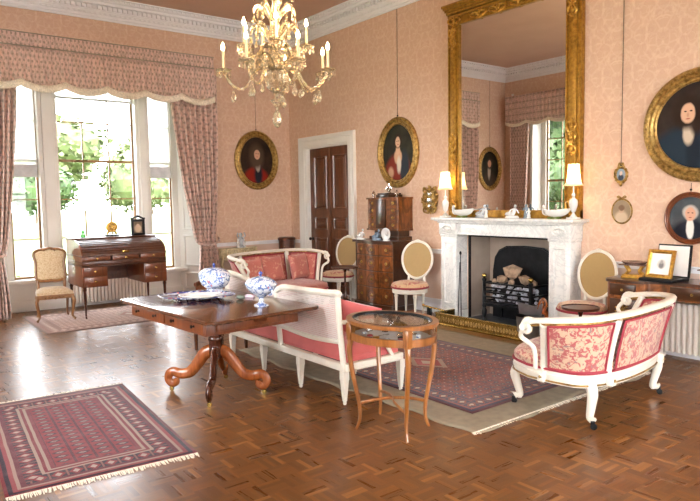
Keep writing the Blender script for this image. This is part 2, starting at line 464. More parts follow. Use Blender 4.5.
M['gilt_old'] = gilt('old_gilt', rgb(112, 84, 36), rgb(196, 160, 92), .6, .4)
M['mirror_gilt'] = gilt('mirror_gilt', rgb(134, 96, 30), rgb(184, 138, 52), .5, .42)
M['brass'] = gilt('brass', rgb(150, 120, 58), rgb(206, 176, 104), .9, .25)
M['iron'] = plain('black_iron', rgb(30, 31, 34), .42, .6, var=.3, vs=12)
M['steel'] = plain('steel', rgb(150, 150, 152), .3, .9)
M['silver'] = plain('silver', rgb(205, 205, 205), .18, 1.0)
M['door'] = wood('door_mahogany', rgb(72, 38, 24), rgb(124, 74, 46), .35, 2, 5)
M['mahog'] = wood('mahogany', rgb(56, 26, 15), rgb(98, 54, 30), .36, 1, 5, .12)
M['mahog_x'] = wood('mahogany_top', rgb(64, 34, 18), rgb(100, 58, 32), .2, 0, 4, .6)
M['mahog_red'] = wood('red_mahogany', rgb(84, 40, 20), rgb(126, 68, 34), .32, 2, 5, .2)
M['leg_wood'] = wood('turned_mahogany', rgb(112, 54, 24), rgb(168, 94, 46), .24, 2, 5, .5)
M['darkleg'] = wood('dark_mahogany', rgb(52, 22, 14), rgb(84, 42, 24), .22, 2, 5, .5)
M['satin'] = wood('satinwood', rgb(116, 68, 26), rgb(162, 102, 46), .28, 2, 6, .4)
M['walnut'] = wood('burr_walnut', rgb(80, 42, 16), rgb(158, 92, 40), .28, 2, 7, .4, .6)
M['walnut2'] = wood('banded_walnut', rgb(46, 24, 12), rgb(82, 46, 22), .28, 0, 7, .4, .2)
M['chairwood'] = wood('carved_beech', rgb(110, 72, 40), rgb(158, 112, 68), .35, 2, 8, .2)
M['mirror'] = None; M['bm'] = plain('dark_bowl_marble', rgb(120, 92, 80), .2, coat=.4)
mm, b_ = newmat('mirror_silvering'); b_.inputs['Base Color'].default_value = (.80, .79, .77, 1); b_.inputs['Metallic'].default_value = 1; b_.inputs['Roughness'].default_value = .0; M['mirror'] = mm
M['bar'] = wood('pale_sash_wood', rgb(126, 90, 52), rgb(156, 116, 74), .4, 2, 6, .1)
M['glass'] = glassmat('window_glass', (1, 1, 1, 1), .06)
M['case_glass'] = glassmat('case_glass', (.95, .97, .96, 1), .08)
M['curtain'] = curtain_fab('rose_chintz')
M['fringe'] = plain('cream_fringe', rgb(236, 224, 204), .8, vs=60, var=.2)
M['lining'] = plain('curtain_cord', rgb(150, 146, 128), .8)
M['blind'] = translucent('blind_cloth', (.92, .92, .92, 1), .30)
M['blindsolid'] = plain('blind_hem', rgb(214, 216, 220), .7)
M['damask'] = fabric('crimson_gold_damask', rgb(206, 178, 150), [(rgb(170, 74, 80), .49, 1.3), (rgb(196, 116, 108), .22, 1.1), (rgb(140, 112, 112), .60, 1.0)], 20, .45, .3)
M['damask_pink'] = fabric('rose_damask', rgb(184, 106, 94), [(rgb(206, 152, 130), .55, .9), (rgb(168, 78, 74), .18, .7)], 14, .55, .3)
M['crimson'] = plain('crimson_gimp', rgb(152, 46, 60), .6)
M['pinkcloth'] = plain('rose_cloth', rgb(188, 92, 90), .75, var=.1, vs=5, sheen=.3)
M['tapestry'] = fabric('floral_tapestry', rgb(206, 170, 132), [(rgb(178, 84, 74), .52, .8), (rgb(120, 96, 70), .16, .8)], 16, .8, .2)
M['beigecloth'] = fabric('cream_diaper_cloth', rgb(214, 190, 154), [(rgb(190, 158, 118), .5, 2.5), (rgb(228, 208, 176), .2, 2.6)], 26, .8, .2)
M['cane_white'] = cane('white_cane', rgb(222, 210, 204), .42, 62)
M['cane_gold'] = cane('honey_cane', rgb(166, 136, 84), .3, 110, False)
M['bluewhite'] = blue_white('blue_and_white_china'); M['imari'] = imari('imari_china')
M['china'] = plain('white_china', rgb(216, 216, 214), .12, var=.02, coat=.5)
M['plaster'] = plain('hearth_plaster', rgb(168, 152, 138), .85, var=.06, vs=5)
M['slate'] = plain('hearth_slate', rgb(70, 74, 80), .5, var=.1)
M['coalrock'] = plain('ash_stone', rgb(150, 126, 104), .9, var=.3, vs=20, bs=.8)
M['ash'] = plain('ash_white', rgb(200, 202, 212), .9, var=.3, vs=40, bs=.8)
M['radiator'] = plain('radiator_enamel', rgb(232, 222, 210), .35, var=.02)
M['beige_carpet'] = plain('beige_carpet', rgb(140, 128, 108), .95, var=.10, vs=14, bs=.7)
M['candle'] = emit('glowing_candle_wax', rgb(214, 196, 156), .12)  # faint glow put into the wax itself; only the bulbs are lamps
M['flame'] = emit('lit_candle_bulb', (1, .70, .34, 1), 60)
M['shade'] = None
def shade():
    m = bpy.data.materials.new('silk_lampshade'); m.use_nodes = True; t = m.node_tree; X.t = t
    t.nodes.remove(t.nodes['Principled BSDF']); out = t.nodes['Material Output']
    tl = t.nodes.new('ShaderNodeBsdfTranslucent'); tl.inputs[0].default_value = (.95, .82, .6, 1); df = t.nodes.new('ShaderNodeBsdfDiffuse'); df.inputs[0].default_value = (.85, .72, .55, 1)
    mx = t.nodes.new('ShaderNodeMixShader'); mx.inputs[0].default_value = .35; t.links.new(tl.outputs[0], mx.inputs[1]); t.links.new(df.outputs[0], mx.inputs[2]); t.links.new(mx.outputs[0], out.inputs[0]); return m
M['shade'] = shade(); M['bulb'] = emit('lit_bulb', (1, .8, .5, 1), 20)
def crystal():
    m, b = newmat('cut_crystal'); x, y, z, o = coords(); n = noise(o, 60, 3)
    fin(b, (.88, .76, .56, 1), .04, trans=.86, bump=n, bs=.5, bd=.003); b.inputs['IOR'].default_value = 1.5
    b.inputs['Specular IOR Level'].default_value = 1.0; return m
M['crystal'] = crystal()
M['grass'] = leafmat('lawn_grass', rgb(66, 84, 38), rgb(84, 98, 50))
M['leaf'] = leafmat('tree_leaf', rgb(78, 90, 56), rgb(104, 114, 74)); M['leaf_dark'] = leafmat('dark_leaf', rgb(48, 68, 38), rgb(74, 94, 54))
M['shrub'] = leafmat('shrub_leaf', rgb(72, 98, 34), rgb(118, 130, 52))
M['bark'] = plain('bark', rgb(86, 72, 58), .9, var=.3)
# ---------------------------------------------------------------- setting
ZC = 4.66
def wall(name, axis, u0, u1, c0, c1, holes, rail=.88, flip=False, top=ZC+.2):
    """boxes around rectangular openings; dado paint below the rail, paper above"""
    mb = MB(); us = sorted({u0, u1, *[h[0] for h in holes], *[h[1] for h in holes]})
    for a, b in zip(us, us[1:]):
        zs = [(0, top)]
        for h in holes:
            if h[0] <= a+1e-6 and h[1] >= b-1e-6:
                nz = []
                for z0, z1 in zs:
                    if h[2] > z0: nz.append((z0, min(h[2], z1)))
                    if h[3] < z1: nz.append((max(h[3], z0), z1))
                zs = nz
        for z0, z1 in zs:
            for p, q, mi in ((z0, min(z1, rail), 1), (max(z0, rail), z1, 0)):
                if q-p < 1e-4: continue
                mb.mi = mi
                mb.box((a, c0, p), (b, c1, q)) if axis == 'x' else mb.box((c0, a, p), (c1, b, q))
    return struct(mb, name, [M['wall'], M['dado']], smooth=False)
DX0, DX1, DZ = .56, 1.78, 2.53
wall('wall_fireplace', 'x', -.9, 12.8, 0, .5, [(DX0, DX1, 0, DZ), (4.36, 5.76, 0, 1.14)])
WY0, WY1, WTOP = -5.02, -1.68, 3.62
wall('wall_window', 'y', -6.3, 0, -.9, 0, [(WY0, WY1, 0, WTOP)])
GW = [(.80, 2.65, .45, 3.55), (4.7, 6.4, .45, 3.55)]
wall('wall_garden', 'x', -.9, 12.8, -6.8, -6.3, GW+[(8.6, 11.7, 0, 3.62)])
wall('wall_end', 'y', -6.3, 0, 12.5, 12.8, [(-4.7, -1.7, .5, 3.5)])
mb = MB(); mb.mi = 1; mb.box((8.3, -7.8, 0), (8.6, -6.8, 3.8)); mb.box((11.7, -7.8, 0), (12.0, -6.8, 3.8)); mb.box((8.6, -7.8, 0), (11.7, -7.6, .5)); mb.box((8.3, -7.8, 3.62), (12.0, -6.8, 3.8))
struct(mb, 'wall_bay', [M['wall'], M['white']], smooth=False)
mb = MB().box((-.6, -6.8, -.12), (12.8, .5, 0)); mb.box((8.3, -7.8, -.12), (12, -6.8, 0)); struct(mb, 'floor', M['floor'], smooth=False)
struct(MB().box((-.9, -6.8, ZC), (12.8, .5, ZC+.25)), 'ceiling', M['ceiling'], smooth=False)

# cornice all round, mitred, with egg band and dentils
x0, y0, x1, y1 = 0, -6.3, 12.5, 0
prof = [(0, 4.372), (.022, 4.372), (.026, 4.40), (.045, 4.405), (.05, 4.44), (.085, 4.47), (.09, 4.485), (.105, 4.49), (.11, 4.555), (.16, 4.565), (.165, 4.60), (.2, 4.605), (.215, 4.64), (.25, 4.645), (.25, 4.668)]
mb = MB(); pr = [(x0, y0, 1, 1), (x1, y0, -1, 1), (x1, y1, -1, -1), (x0, y1, 1, -1)]; n = len(prof)
vs = [(px+nx*o, py+ny*o, z) for px, py, nx, ny in pr for o, z in prof]
mb.add(vs, [(i*n+k, ((i+1) % 4)*n+k, ((i+1) % 4)*n+k+1, i*n+k+1) for i in range(4) for k in range(n-1)])
k = 0.05
while k < 12.4:
    for yy, s in ((0, -1), (-6.3, 1)):
        if s == 1 and k > 4: continue
        mb.box((k, yy+s*.105, 4.500), (k+.045, yy+s*.150, 4.550)); mb.box((k+.01, yy+s*.045, 4.445), (k+.05, yy+s*.075, 4.478)); mb.box((k+.02, yy+s*.215, 4.612), (k+.04, yy+s*.232, 4.638))
    if k < 6.2:
        mb.box((.105, -k, 4.500), (.150, -k-.045, 4.550)); mb.box((.045, -k-.01, 4.445), (.075, -k-.05, 4.478)); mb.box((.215, -k-.02, 4.612), (.232, -k-.04, 4.638))
    k += .075
struct(mb, 'trim_1', M['cornice'], smooth=False)
def moulding(name, segs, z0, z1, dep):
    """segs: (axis, fixed, direction, a, b)"""
    mb = MB(); zm = z1-(z1-z0)*.35
    for ax, c, s, a, b in segs:
        pts = [(0, z0), (dep*.7, z0), (dep*.7, zm), (dep, z1-(z1-z0)*.2), (dep, z1), (0, z1)]
        if ax == 'x':
            mb.add([(u, c+s*p, z) for u in (a, b) for p, z in pts], [(0, 1, 2, 3, 4, 5), (11, 10, 9, 8, 7, 6)]+[(i, 6+i, 6+(i+1) % 6, (i+1) % 6) for i in range(6)])
        else:
            mb.add([(c+s*p, u, z) for u in (a, b) for p, z in pts], [(0, 1, 2, 3, 4, 5), (11, 10, 9, 8, 7, 6)]+[(i, 6+i, 6+(i+1) % 6, (i+1) % 6) for i in range(6)])
    return struct(mb, name, M['cornice'], smooth=False)
SEG = {'fireplace': [('x', 0, -1, .03, .36), ('x', 0, -1, 1.98, 4.055), ('x', 0, -1, 6.055, 12.5)], 'window': [('y', 0, 1, -1.6, 0), ('y', 0, 1, -6.3, -5.12)], 'garden': [('x', -6.3, 1, 0, .75), ('x', -6.3, 1, 2.67, 4.68), ('x', -6.3, 1, 6.42, 8.6)], 'end': [('y', 12.5, -1, -6.3, -4.72), ('y', 12.5, -1, -1.68, 0)]}
t = 2
for w_, sg_ in SEG.items():
    moulding('baseboard_'+w_, sg_, 0, .2, .03); moulding('trim_%d' % t, sg_, .84, .905, .035); t += 1

# door
d = thing('door_1', None, None, (0, 0, 0)); d['kind'] = 'structure'
mb = MB()
arch = [(0, 0), (0, -.02), (.03, -.028), (.035, -.04), (.11, -.045), (.13, -.03), (.15, -.05), (.19, -.055), (.2, -.02), (.2, 0)]
xs = [((DX0, 0), (-1, 0)), ((DX0, DZ), (-1, 1)), ((DX1, DZ), (1, 1)), ((DX1, 0), (1, 0))]
mb.ring(xs, arch, closed=False)
mb.box((DX0-.012, -.005, 0), (DX0+.012, .28, DZ)); mb.box((DX1-.012, -.005, 0), (DX1+.012, .28, DZ)); mb.box((DX0, -.005, DZ-.012), (DX1, .28, DZ+.012))
mb.build('architrave', M['white'], d)
mb = MB(); y0 = .06
mb.box((DX0+.014, y0+.02, .006), (DX1-.014, y0+.05, DZ-.014))
cx = (DX0+DX1)/2; pan = [(1.46, 2.38), (1.10, 1.32), (.98-.62, .96), (.14, .28)]
cols_ = [(DX0+.014, DX0+.14), (cx-.09, cx+.09), (DX1-.14, DX1-.014)]
for a, b in cols_: mb.box((a, y0, .006), (b, y0+.03, DZ-.014))
mb.box((cx-.014, y0-.012, .006), (cx+.014, y0+.01, DZ-.014), .006)
zr = [.006, .14, .28, .36, .96, 1.10, 1.32, 1.46, 2.38, DZ-.014]
for a, b in zip(zr[::2], zr[1::2]):
    for q in ((DX0+.14, cx-.09), (cx+.09, DX1-.14)): mb.box((q[0], y0, a), (q[1], y0+.03, b))
mb.build('door_leaf', M['door'], d)
for a, b in pan:
    for q in ((DX0+.14, cx-.09), (cx+.09, DX1-.14)):
        p = MB().ring(rectp(q[0]+.025, a+.025, q[1]-.025, b-.025), [(.025, y0+.001), (.012, y0-.012), (0, y0+.012), (-.03, y0+.012), (-.05, y0-.002)])
        if b-a > .05: p.box((q[0]+.07, y0-.003, a+.07), (q[1]-.07, y0+.02, b-.07), .004)
        p.build('door_panel', M['door'], d)
h = MB().lathe([(.03, 0), (.03, .008), (.012, .012), (.012, .04), (.026, .05), (.03, .065), (.02, .08), (0, .082)], (0, 0, 0), 14, M=Euler((PI/2, 0, 0)).to_matrix()); h.xf(Matrix.Translation((DX0+.07, y0, .93)))
tag(h.build('door_handle', M['iron'], d), 'black round door knob')

# main tripartite window
def glaze(parent, rect, nc, zs, X0, Y0, axis, bar=M['bar'], dep=.03):
    """sash with timber bars; rect=(u0,u1,z0,z1); plane at fixed coordinate"""
    u0, u1, z0, z1 = rect; s = MB()
    def bx(a, b, z0_, z1_, t=.02):
        s.box((a, Y0-t, z0_), (b, Y0+t, z1_)) if axis == 'x' else s.box((X0-t, a, z0_), (X0+t, b, z1_))
    bx(u0, u0+.028, z0, z1); bx(u1-.028, u1, z0, z1); bx(u0+.028, u1-.028, z0, z0+.035); bx(u0+.028, u1-.028, z1-.035, z1)
    for k in range(1, nc):
        u = u0+(u1-u0)*k/nc; bx(u-.009, u+.009, z0+.035, z1-.035, .015)
    for z, w in zs: bx(u0+.028, u1-.028, z-w, z+w, .018)
    s.build('sash', bar, parent, smooth=False)
    g = MB()
    g.box((u0+.01, Y0-.003, z0+.01), (u1-.01, Y0+.003, z1-.01)) if axis == 'x' else g.box((X0-.003, u0+.01, z0+.01), (X0+.003, u1-.01, z1-.01))
    g.build('window_glass', M['glass'], parent, smooth=False)
XW = -.55
w1 = thing('window_1', None, None); w1['kind'] = 'structure'
fr = MB()
ys = [(-5.0, -4.60), (-4.19, -3.92), (-2.72, -2.50), (-2.09, -1.70)]
for i, (a, b) in enumerate(ys):
    if i in (1, 2):
        fr.box((XW-.06, a, .49), (XW+.16, b, WTOP)); fr.box((XW+.16, a+.05, .55), (XW+.19, b-.05, WTOP), .01)
    elif i == 0: fr.box((XW-.06, a, .49), (XW+.06, b, WTOP))
    else: fr.box((XW-.06, a, .49), (XW+.06, b, WTOP))
fr.box((XW-.06, -4.60, 3.52), (XW+.06, -2.09, WTOP))
fr.build('window_frame', M['white'], w1, smooth=False)
MB().box((XW-.10, -5.0, .43), (XW+.2, -1.70, .489), .01).build('window_sill', M['white'], w1)
zz = [(1.09, .009), (1.69, .009), (2.29, .02), (2.89, .009)]
glaze(w1, (-4.60, -4.19, .49, 3.52), 1, zz, XW, 0, 'y'); glaze(w1, (-3.92, -2.72, .49, 3.52), 3, zz, XW, 0, 'y'); glaze(w1, (-2.50, -2.09, .49, 3.52), 1, zz, XW, 0, 'y')
for a, b in ((-4.59, -4.20), (-2.49, -2.10)):
    bl = MB().box((XW+.035, a, 2.22), (XW+.037, b, 3.5)).build('roller_blind', M['blind'], w1, smooth=False)
    MB().box((XW+.03, a, 2.03), (XW+.042, b, 2.22)).build('blind_hem', M['blindsolid'], bl, smooth=False)
bl = MB().box((XW+.035, -3.91, 3.27), (XW+.037, -2.73, 3.5)).build('roller_blind', M['blind'], w1, smooth=False)
MB().box((XW+.03, -3.91, 3.24), (XW+.045, -2.73, 3.275)).build('blind_hem', M['blindsolid'], bl, smooth=False)
# wall below the window, splayed panelled jambs
struct(MB().box((XW-.1, -5.0, 0), (XW+.06, -1.70, .43)), 'wall_recess', M['white'], smooth=False)
struct(MB().box((XW+.06, -4.98, 0), (XW+.09, -1.72, .17), .005), 'baseboard_recess', M['white'])
struct(MB().box((-.9, WY0, 3.59), (0, WY1, 3.619)), 'trim_8', M['white'], smooth=False)
for k_, (ya, yb, s) in enumerate(((-1.99, -1.69, 1), (-4.70, -5.01, -1))):
    mb = MB(); A = Vector((XW+.06, ya, 0)); B = Vector((0, yb, 0)); L = (B-A).length; dr = (B-A).normalized()
    back = [(A.x, A.y), (B.x, B.y), (XW-.06, yb), (XW-.06, ya)]
    mb.prism([(p[0], p[1]+s*.001) for p in back], 0, 3.62)
    ang = math.atan2(dr.y, dr.x)
    nrm = Vector((-dr.y, dr.x, 0))*(-s)
    for z0, z1 in ((.12, .40), (.52, 1.05), (1.15, 2.2), (2.3, 3.5)):
        i0 = len(mb.v); mb.ring(rectp(.09, z0, L-.09, z1), [(.015, 0), (0, -.016), (-.02, -.016), (-.03, -.002)])
        mb.ring(rectp(.16, z0+.07, L-.16, z1-.07), [(.01, -.001), (0, -.010), (-.3, -.010)]) if L > .4 and z1-z0 > .7 else None
        Mx = Matrix(((dr.x, -nrm.x, 0, A.x), (dr.y, -nrm.y, 0, A.y), (0, 0, 1, 0), (0, 0, 0, 1)))
        mb.xf(Mx, i0)
    struct(mb, 'trim_%d' % (9+k_), M['white'], smooth=False)

# windows of the garden wall, the bay behind the camera and the end wall
def simple_window(name, axis, u0, u1, z0, z1, c, into, nc):
    w = thing(name, None, None); w['kind'] = 'structure'; f = MB()
    for a, b, p, q in ((u0, u0+.13, z0, z1), (u1-.13, u1, z0, z1), (u0+.13, u1-.13, z1-.1, z1), (u0+.13, u1-.13, z0, z0+.08)):
        f.box((a, c-.07, p), (b, c+.07, q)) if axis == 'x' else f.box((c-.07, a, p), (c+.07, b, q))
    f.build('window_frame', M['white'], w, smooth=False)
    h_ = (z1-z0-.18)/6; zs = [(z0+.08+h_*k, .024 if k == 3 else .011) for k in range(1, 6)]
    glaze(w, (u0+.13, u1-.13, z0+.08, z1-.1), nc, zs, c, c, axis)
    return w
simple_window('window_2', 'x', .80, 2.65, .45, 3.55, -6.70, 1, 4)
simple_window('window_3', 'x', 4.7, 6.4, .45, 3.55, -6.70, 1, 4)
simple_window('window_4', 'x', 8.6, 11.7, .5, 3.62, -7.7, 1, 6)
simple_window('window_5', 'y', -4.7, -1.7, .5, 3.5, 12.65, 1, 6)
mb = MB()
for a, b in ((.80, .815), (2.635, 2.65)): mb.box((a, -6.63, .45), (b, -6.28, 3.55))
mb.box((.80, -6.63, .43), (2.65, -6.27, .46)); mb.box((.75, -6.3, .45), (.80, -6.275, 3.6)); mb.box((2.65, -6.3, .45), (2.70, -6.275, 3.6))
struct(mb, 'trim_11', M['white'], smooth=False)
for u, dirn in ((.87, 0),): pass

# fireplace recess
mb = MB(); mb.box((4.36, .42, 0), (5.76, .499, 1.14)); mb.box((4.36, .03, 0), (4.38, .42, 1.14)); mb.box((5.74, .03, 0), (5.76, .42, 1.14)); mb.box((4.38, .03, 1.12), (5.74, .42, 1.139))
struct(mb, 'trim_12', M['plaster'], smooth=False)
mb = MB(); mb.box((4.36, 0, 0), (4.385, .03, 1.14)); mb.box((5.735, 0, 0), (5.76, .03, 1.14)); mb.box((4.385, 0, 1.10), (5.735, .03, 1.14))
struct(mb, 'trim_13', M['iron'], smooth=False)
struct(MB().box((4.2, -.60, 0), (5.9, .42, .018)), 'trim_14', M['slate'], smooth=False)

# ---------------------------------------------------------------- outdoors
tag(MB().box((-220, -160, -.8), (-1.0, 160, -.6)).box((-1.0, -160, -.8), (60, -7.9, -.6)).build('lawn', M['grass'], smooth=False), 'pale sunlit lawn stretching away outside the tall window', 'lawn', kind='structure')
def crown(nl, seed, size=.42):
    r = random.Random(seed); mb = MB(); bl = [(Vector((r.uniform(-.55, .55), r.uniform(-.55, .55), r.uniform(-.35, .6))), r.uniform(.35, .6)) for _ in range(9)]+[(Vector((0, 0, 0)), .75)]
    for c, q in bl: mb.ball(c, q*.82, 8, 6)
    for _ in range(nl):
        c, q = r.choice(bl); d_ = Vector((r.gauss(0, 1), r.gauss(0, 1), r.gauss(0, 1))).normalized(); p = c+d_*q*r.uniform(.82, 1.1)
        a = Vector((r.gauss(0, 1), r.gauss(0, 1), r.gauss(0, 1))).normalized()*size*r.uniform(.1, .28); b = a.cross(d_).normalized()*a.length*.7
        mb.add([p-a, p+b, p+a, p-b], [(0, 1, 2, 3)])
    return mb
def make_tree(name, label, cat_, leaf, seed, nl=1500, trunk=.35, group=None):
    t = thing(name, label, cat_, group=group)
    crown(nl, seed).xf(Matrix.Diagonal((1, 1, .95, 1))).xf(Matrix.Translation((0, 0, 1.35))).build('crown', M[leaf], t, smooth=False)
    if trunk:
        tr = MB().tube([(0, 0, 0), (.01, 0, .4), (0, .02, .8), (0, 0, 1.2)], [.09, .06, .055, .03], 8)
        for a in range(4): tr.tube([(0, 0, .6+.08*a), (.3*math.cos(a*1.7), .3*math.sin(a*1.7), 1.0+.1*a)], [.03, .012], 6)
        tr.build('trunk', M['bark'], t)
    return t
far = [(-78, 12, 7.0), (-84, 32, 6.5), (-92, -9, 7.5), (-98, 53, 6.8), (-112, -33, 6.5), (-120, 21, 7), (-124, 43, 8.0), (-124, 0, 7.5)]
t0 = make_tree('parkland_tree', 'pale green broad tree in the line beyond the lawn', 'tree', 'leaf', 3, 2200, group='trees beyond the lawn')
for i, (x, y, s) in enumerate(far):
    t = t0 if i == 0 else copy_tree(t0)
    t.location = (x, y, -.6); t.scale = (s*1.15, s*1.15, s*.86); t.rotation_euler = (0, 0, i*1.3)
t = make_tree('spreading_tree', 'dark green tree with spreading branches seen through the left window light', 'tree', 'leaf_dark', 9, 2200)
t.location = (-42, 4.6, -.6); t.scale = (2.9, 2.9, 2.6)
t = make_tree('spreading_tree', 'lighter green tree seen through the centre panes above the desk', 'tree', 'leaf', 12, 2200)
t.location = (-36, 9.5, -.6); t.scale = (2.7, 2.7, 2.9)
s0 = None
for i, (x, y, s, l) in enumerate([(-2.6, -4.35, .62, 'bright green shrub outside the left window light'), (-3.0, -.55, .62, 'yellow green shrub outside the right window light'), (-3.4, -3.7, .5, 'low green shrub outside between the left and centre windows')]):
    t = make_tree('garden_shrub', l, 'shrub', 'shrub', 20+i, 900, trunk=0) if s0 is None else copy_tree(s0)
    s0 = s0 or t; t['label'] = l; t.location = (x, y, -.85); t.scale = (s, s, s*.8)
cn = None
for i, (x, y, s) in enumerate([(-3.2, -13.0, 2.6), (2.6, -15.5, 2.8), (-8.5, -16.5, 2.8), (-.2, -10.6, 1.3)]):
    t = make_tree('evergreen_tree', 'dark evergreen tree seen in the mirror through the garden window', 'tree', 'leaf_dark', 30, 2600, group='evergreens reflected in the mirror') if cn is None else copy_tree(cn)
    cn = cn or t; t.location = (x, y, -.6); t.scale = (s, s, s*1.1); t.rotation_euler = (0, 0, i)
# ---------------------------------------------------------------- floor coverings
tag(MB().grid(lambda u, v: (-1.65+3.3*u+(.03*math.sin(v*9) if u > .9 else 0)+(.02*math.sin(v*31) if u > .97 else 0), -1.2+2.4*v-(.05 if v < .1 and u < .6 else 0)+(.02*math.sin(u*40) if v < .05 else 0), .006), 60, 40).build('beige_carpet', M['beige_carpet'], loc=(5.60, -1.98, -.003), solid=.005), 'plain beige underlay carpet with a frayed edge in front of the fireplace', 'carpet')
def fringe(mb, x, y0, y1, s, ln=.06, n=120, z=.006, seed=1):
    r = random.Random(seed)
    for k in range(n):
        y = y0+(y1-y0)*k/n; l = ln*r.uniform(.6, 1.15); o = r.uniform(-.01, .01); w = (y1-y0)/n*.95
        mb.add([(x, y, z), (x, y+w, z), (x+s*l, y+w+o, .003), (x+s*l, y+o, .003)], [(0, 1, 2, 3)])
r_ = MB(); fringe(r_, 1.64, -1.2, 1.18, 1, .035, 260, .012, 3)
r_.build('fringe', M['fringe'], bpy.data.objects['beige_carpet'], smooth=False)
def make_rug(name, label, loc, rz, hx, hy, mat, fr=True, z0=0):
    t = thing(name, label, 'rug', loc, rz)
    MB().grid(lambda u, v: (-hx+2*hx*u, -hy+2*hy*v, .004+.001*math.sin(u*23)*math.sin(v*17)), 30, 20).build('pile', mat, t, solid=.005)
    if fr:
        for s in (-1, 1):
            f = MB(); fringe(f, s*hx, -hy, hy, s, .06, 150, .008, 5+s); f.build('fringe', M['fringe'], t, smooth=False)
    return t
make_rug('persian_rug', 'rust and navy patterned rug laid over the beige carpet by the fireplace', (5.70, -2.08, .006), 0, 1.28, .80, rug('hearth_rug', 1.28, .80, rgb(134, 74, 58), rgb(64, 60, 74), rgb(184, 168, 148), 'medallion'), False)
make_rug('bokhara_rug', 'crimson rug with cream fringed ends alone on the parquet in the foreground', (5.35, -5.24, 0), math.radians(-4.3), .955, .545, rug('front_rug', .955, .545, rgb(122, 44, 52), rgb(46, 38, 52), rgb(160, 148, 138), 'bokhara'))
make_rug('faded_rug', 'faded pink and cream rug under the desk by the window', (.82, -3.35, 0), 0, .78, 1.28, rug('window_rug', .78, 1.28, rgb(206, 168, 152), rgb(130, 84, 82), rgb(214, 196, 176), 'faded'), False)

# ---------------------------------------------------------------- chimneypiece and its fittings
mp = thing('mantelpiece', 'white marble chimneypiece with carved oval tablets around the open hearth', 'fireplace', (5.055, 0, 0))
for s in (-1, 1):
    p = MB(); a, b = (-.995, -.695) if s < 0 else (.695, .995)
    p.box((a, -.23, 0), (b, -.002, .13), .008); p.box((a+.012, -.215, .13), (b-.012, -.002, 1.10), .004)
    p.ring(rectp(a+.06, .2, b-.06, 1.04), [(.02, -.2145), (.0, -.226), (-.02, -.226), (-.03, -.2155)]); p.box((a, -.225, 1.10), (b, -.002, 1.135), .006)
    p.build('pilaster', M['marble'], mp)
    q = MB().box((a-.003, -.24, 1.135), (b+.003, -.002, 1.285), .004)
    q.ring(ell(.085, .042, 28, ((a+b)/2, 1.21)), [(.012, -.240), (.006, -.252), (-.006, -.252), (-.014, -.243)]); q.ball(((a+b)/2, -.241, 1.21), .055, 14, 8, 1, .25, .5)
    q.build('corner_block', M['marble'], mp)
MB().box((-.695, -.2, 1.135), (.695, -.002, 1.285), .004).box((-.695, -.215, 1.135), (.695, -.19, 1.16), .004).build('frieze', M['marble'], mp)
MB().box((-1.01, -.26, 1.285), (1.01, -.002, 1.305), .006).box((-1.045, -.285, 1.305), (1.045, -.002, 1.32), .006).box((-1.08, -.315, 1.32), (1.08, -.002, 1.355), .008).build('mantel_shelf', M['marble'], mp)

gr = thing('fire_grate', 'black iron basket grate with brass ball finials and arched fireback', 'grate', (5.03, 0, .018))
fb = [(-.50, .0), (.50, .0), (.50, .62), (.47, .80), (.40, .90), (.28, .955), (0, .97), (-.28, .955), (-.40, .90), (-.47, .80), (-.50, .62)]
MB().prism_y(fb, .30, .335).ring([((x*.98, z*.985), (0, 0)) for x, z in fb], [(0, .30), (0, .29)]).build('fireback', M['iron'], gr, ang=20)
for s in (-1, 1):
    MB().lathe([(.03, 0), (.034, .02), (.018, .05), (.032, .09), (.036, .14), (.02, .17), (.03, .2), (.024, .22), (.024, .52), (.03, .53), (.03, .55), (.016, .56)], (s*.36, -.04, 0), 12).build('post', M['iron'], gr)
    MB().ball((s*.36, -.04, .59), .032, 14, 8).build('finial', M['brass'], gr)
mb = MB()
for z in (.25, .31, .37, .43, .49): mb.box((-.36, -.055, z), (.36, -.03, z+.02))
mb.box((-.36, -.06, .20), (.36, -.02, .235)); mb.box((-.36, -.04, .22), (.36, .29, .235))
for s in (-1, 1):
    for z in (.25, .37, .49): mb.box((s*.36-.012, -.04, z), (s*.36+.012, .29, z+.02))
mb.box((-.36, .27, 0), (-.33, .3, .25)); mb.box((.33, .27, 0), (.36, .3, .25))
mb.build('fire_basket', M['iron'], gr, smooth=False)
mb = MB(); rr = random.Random(4)
for k in range(60): mb.ball((rr.uniform(-.31, .31), rr.uniform(-.0, .24), rr.uniform(.27, .46)), rr.uniform(.02, .035), 6, 4)
tag(mb.build('ash_bed', M['ash'], loc=(5.03, 0, .018), smooth=False), 'pale ash and embers filling the bars of the black grate', 'ash', kind='stuff')
def rock(seed, r, sx, sy, sz):
    q = random.Random(seed); bm = bmesh.new(); bmesh.ops.create_icosphere(bm, subdivisions=1, radius=r)
    for v in bm.verts: v.co = Vector((v.co.x*sx, v.co.y*sy, v.co.z*sz))*q.uniform(.66, 1.2)
    mb = MB(); bm.verts.index_update(); mb.add([v.co.copy() for v in bm.verts], [[v.index for v in f.verts] for f in bm.faces]); bm.free(); return mb
rk = [('large', 5.0, .12, .68, .12, 'largest tan lump standing on top of the fire basket'), ('a', 5.19, .12, .60, .085, 'tan lump right of the largest one in the fire basket'), ('b', 4.84, .10, .59, .07, 'tan lump left of the largest one in the fire basket'), ('c', 5.32, .12, .56, .05, 'small tan lump at the right end of the fire basket'), ('d', 4.73, .09, .56, .045, 'small tan lump at the left end of the fire basket'), ('e', 5.07, .0, .575, .05, 'tan lump at the front middle of the fire basket')]
for i, (nm, x, y, z, r, lb) in enumerate(rk):
    tag(rock(i+3, r*1.04, 1.1, .85, .95).build('fuel_lump', M['coalrock'], smooth=False, loc=(x, y, z-.025)), lb, 'fuel', 'lumps in the fire basket')
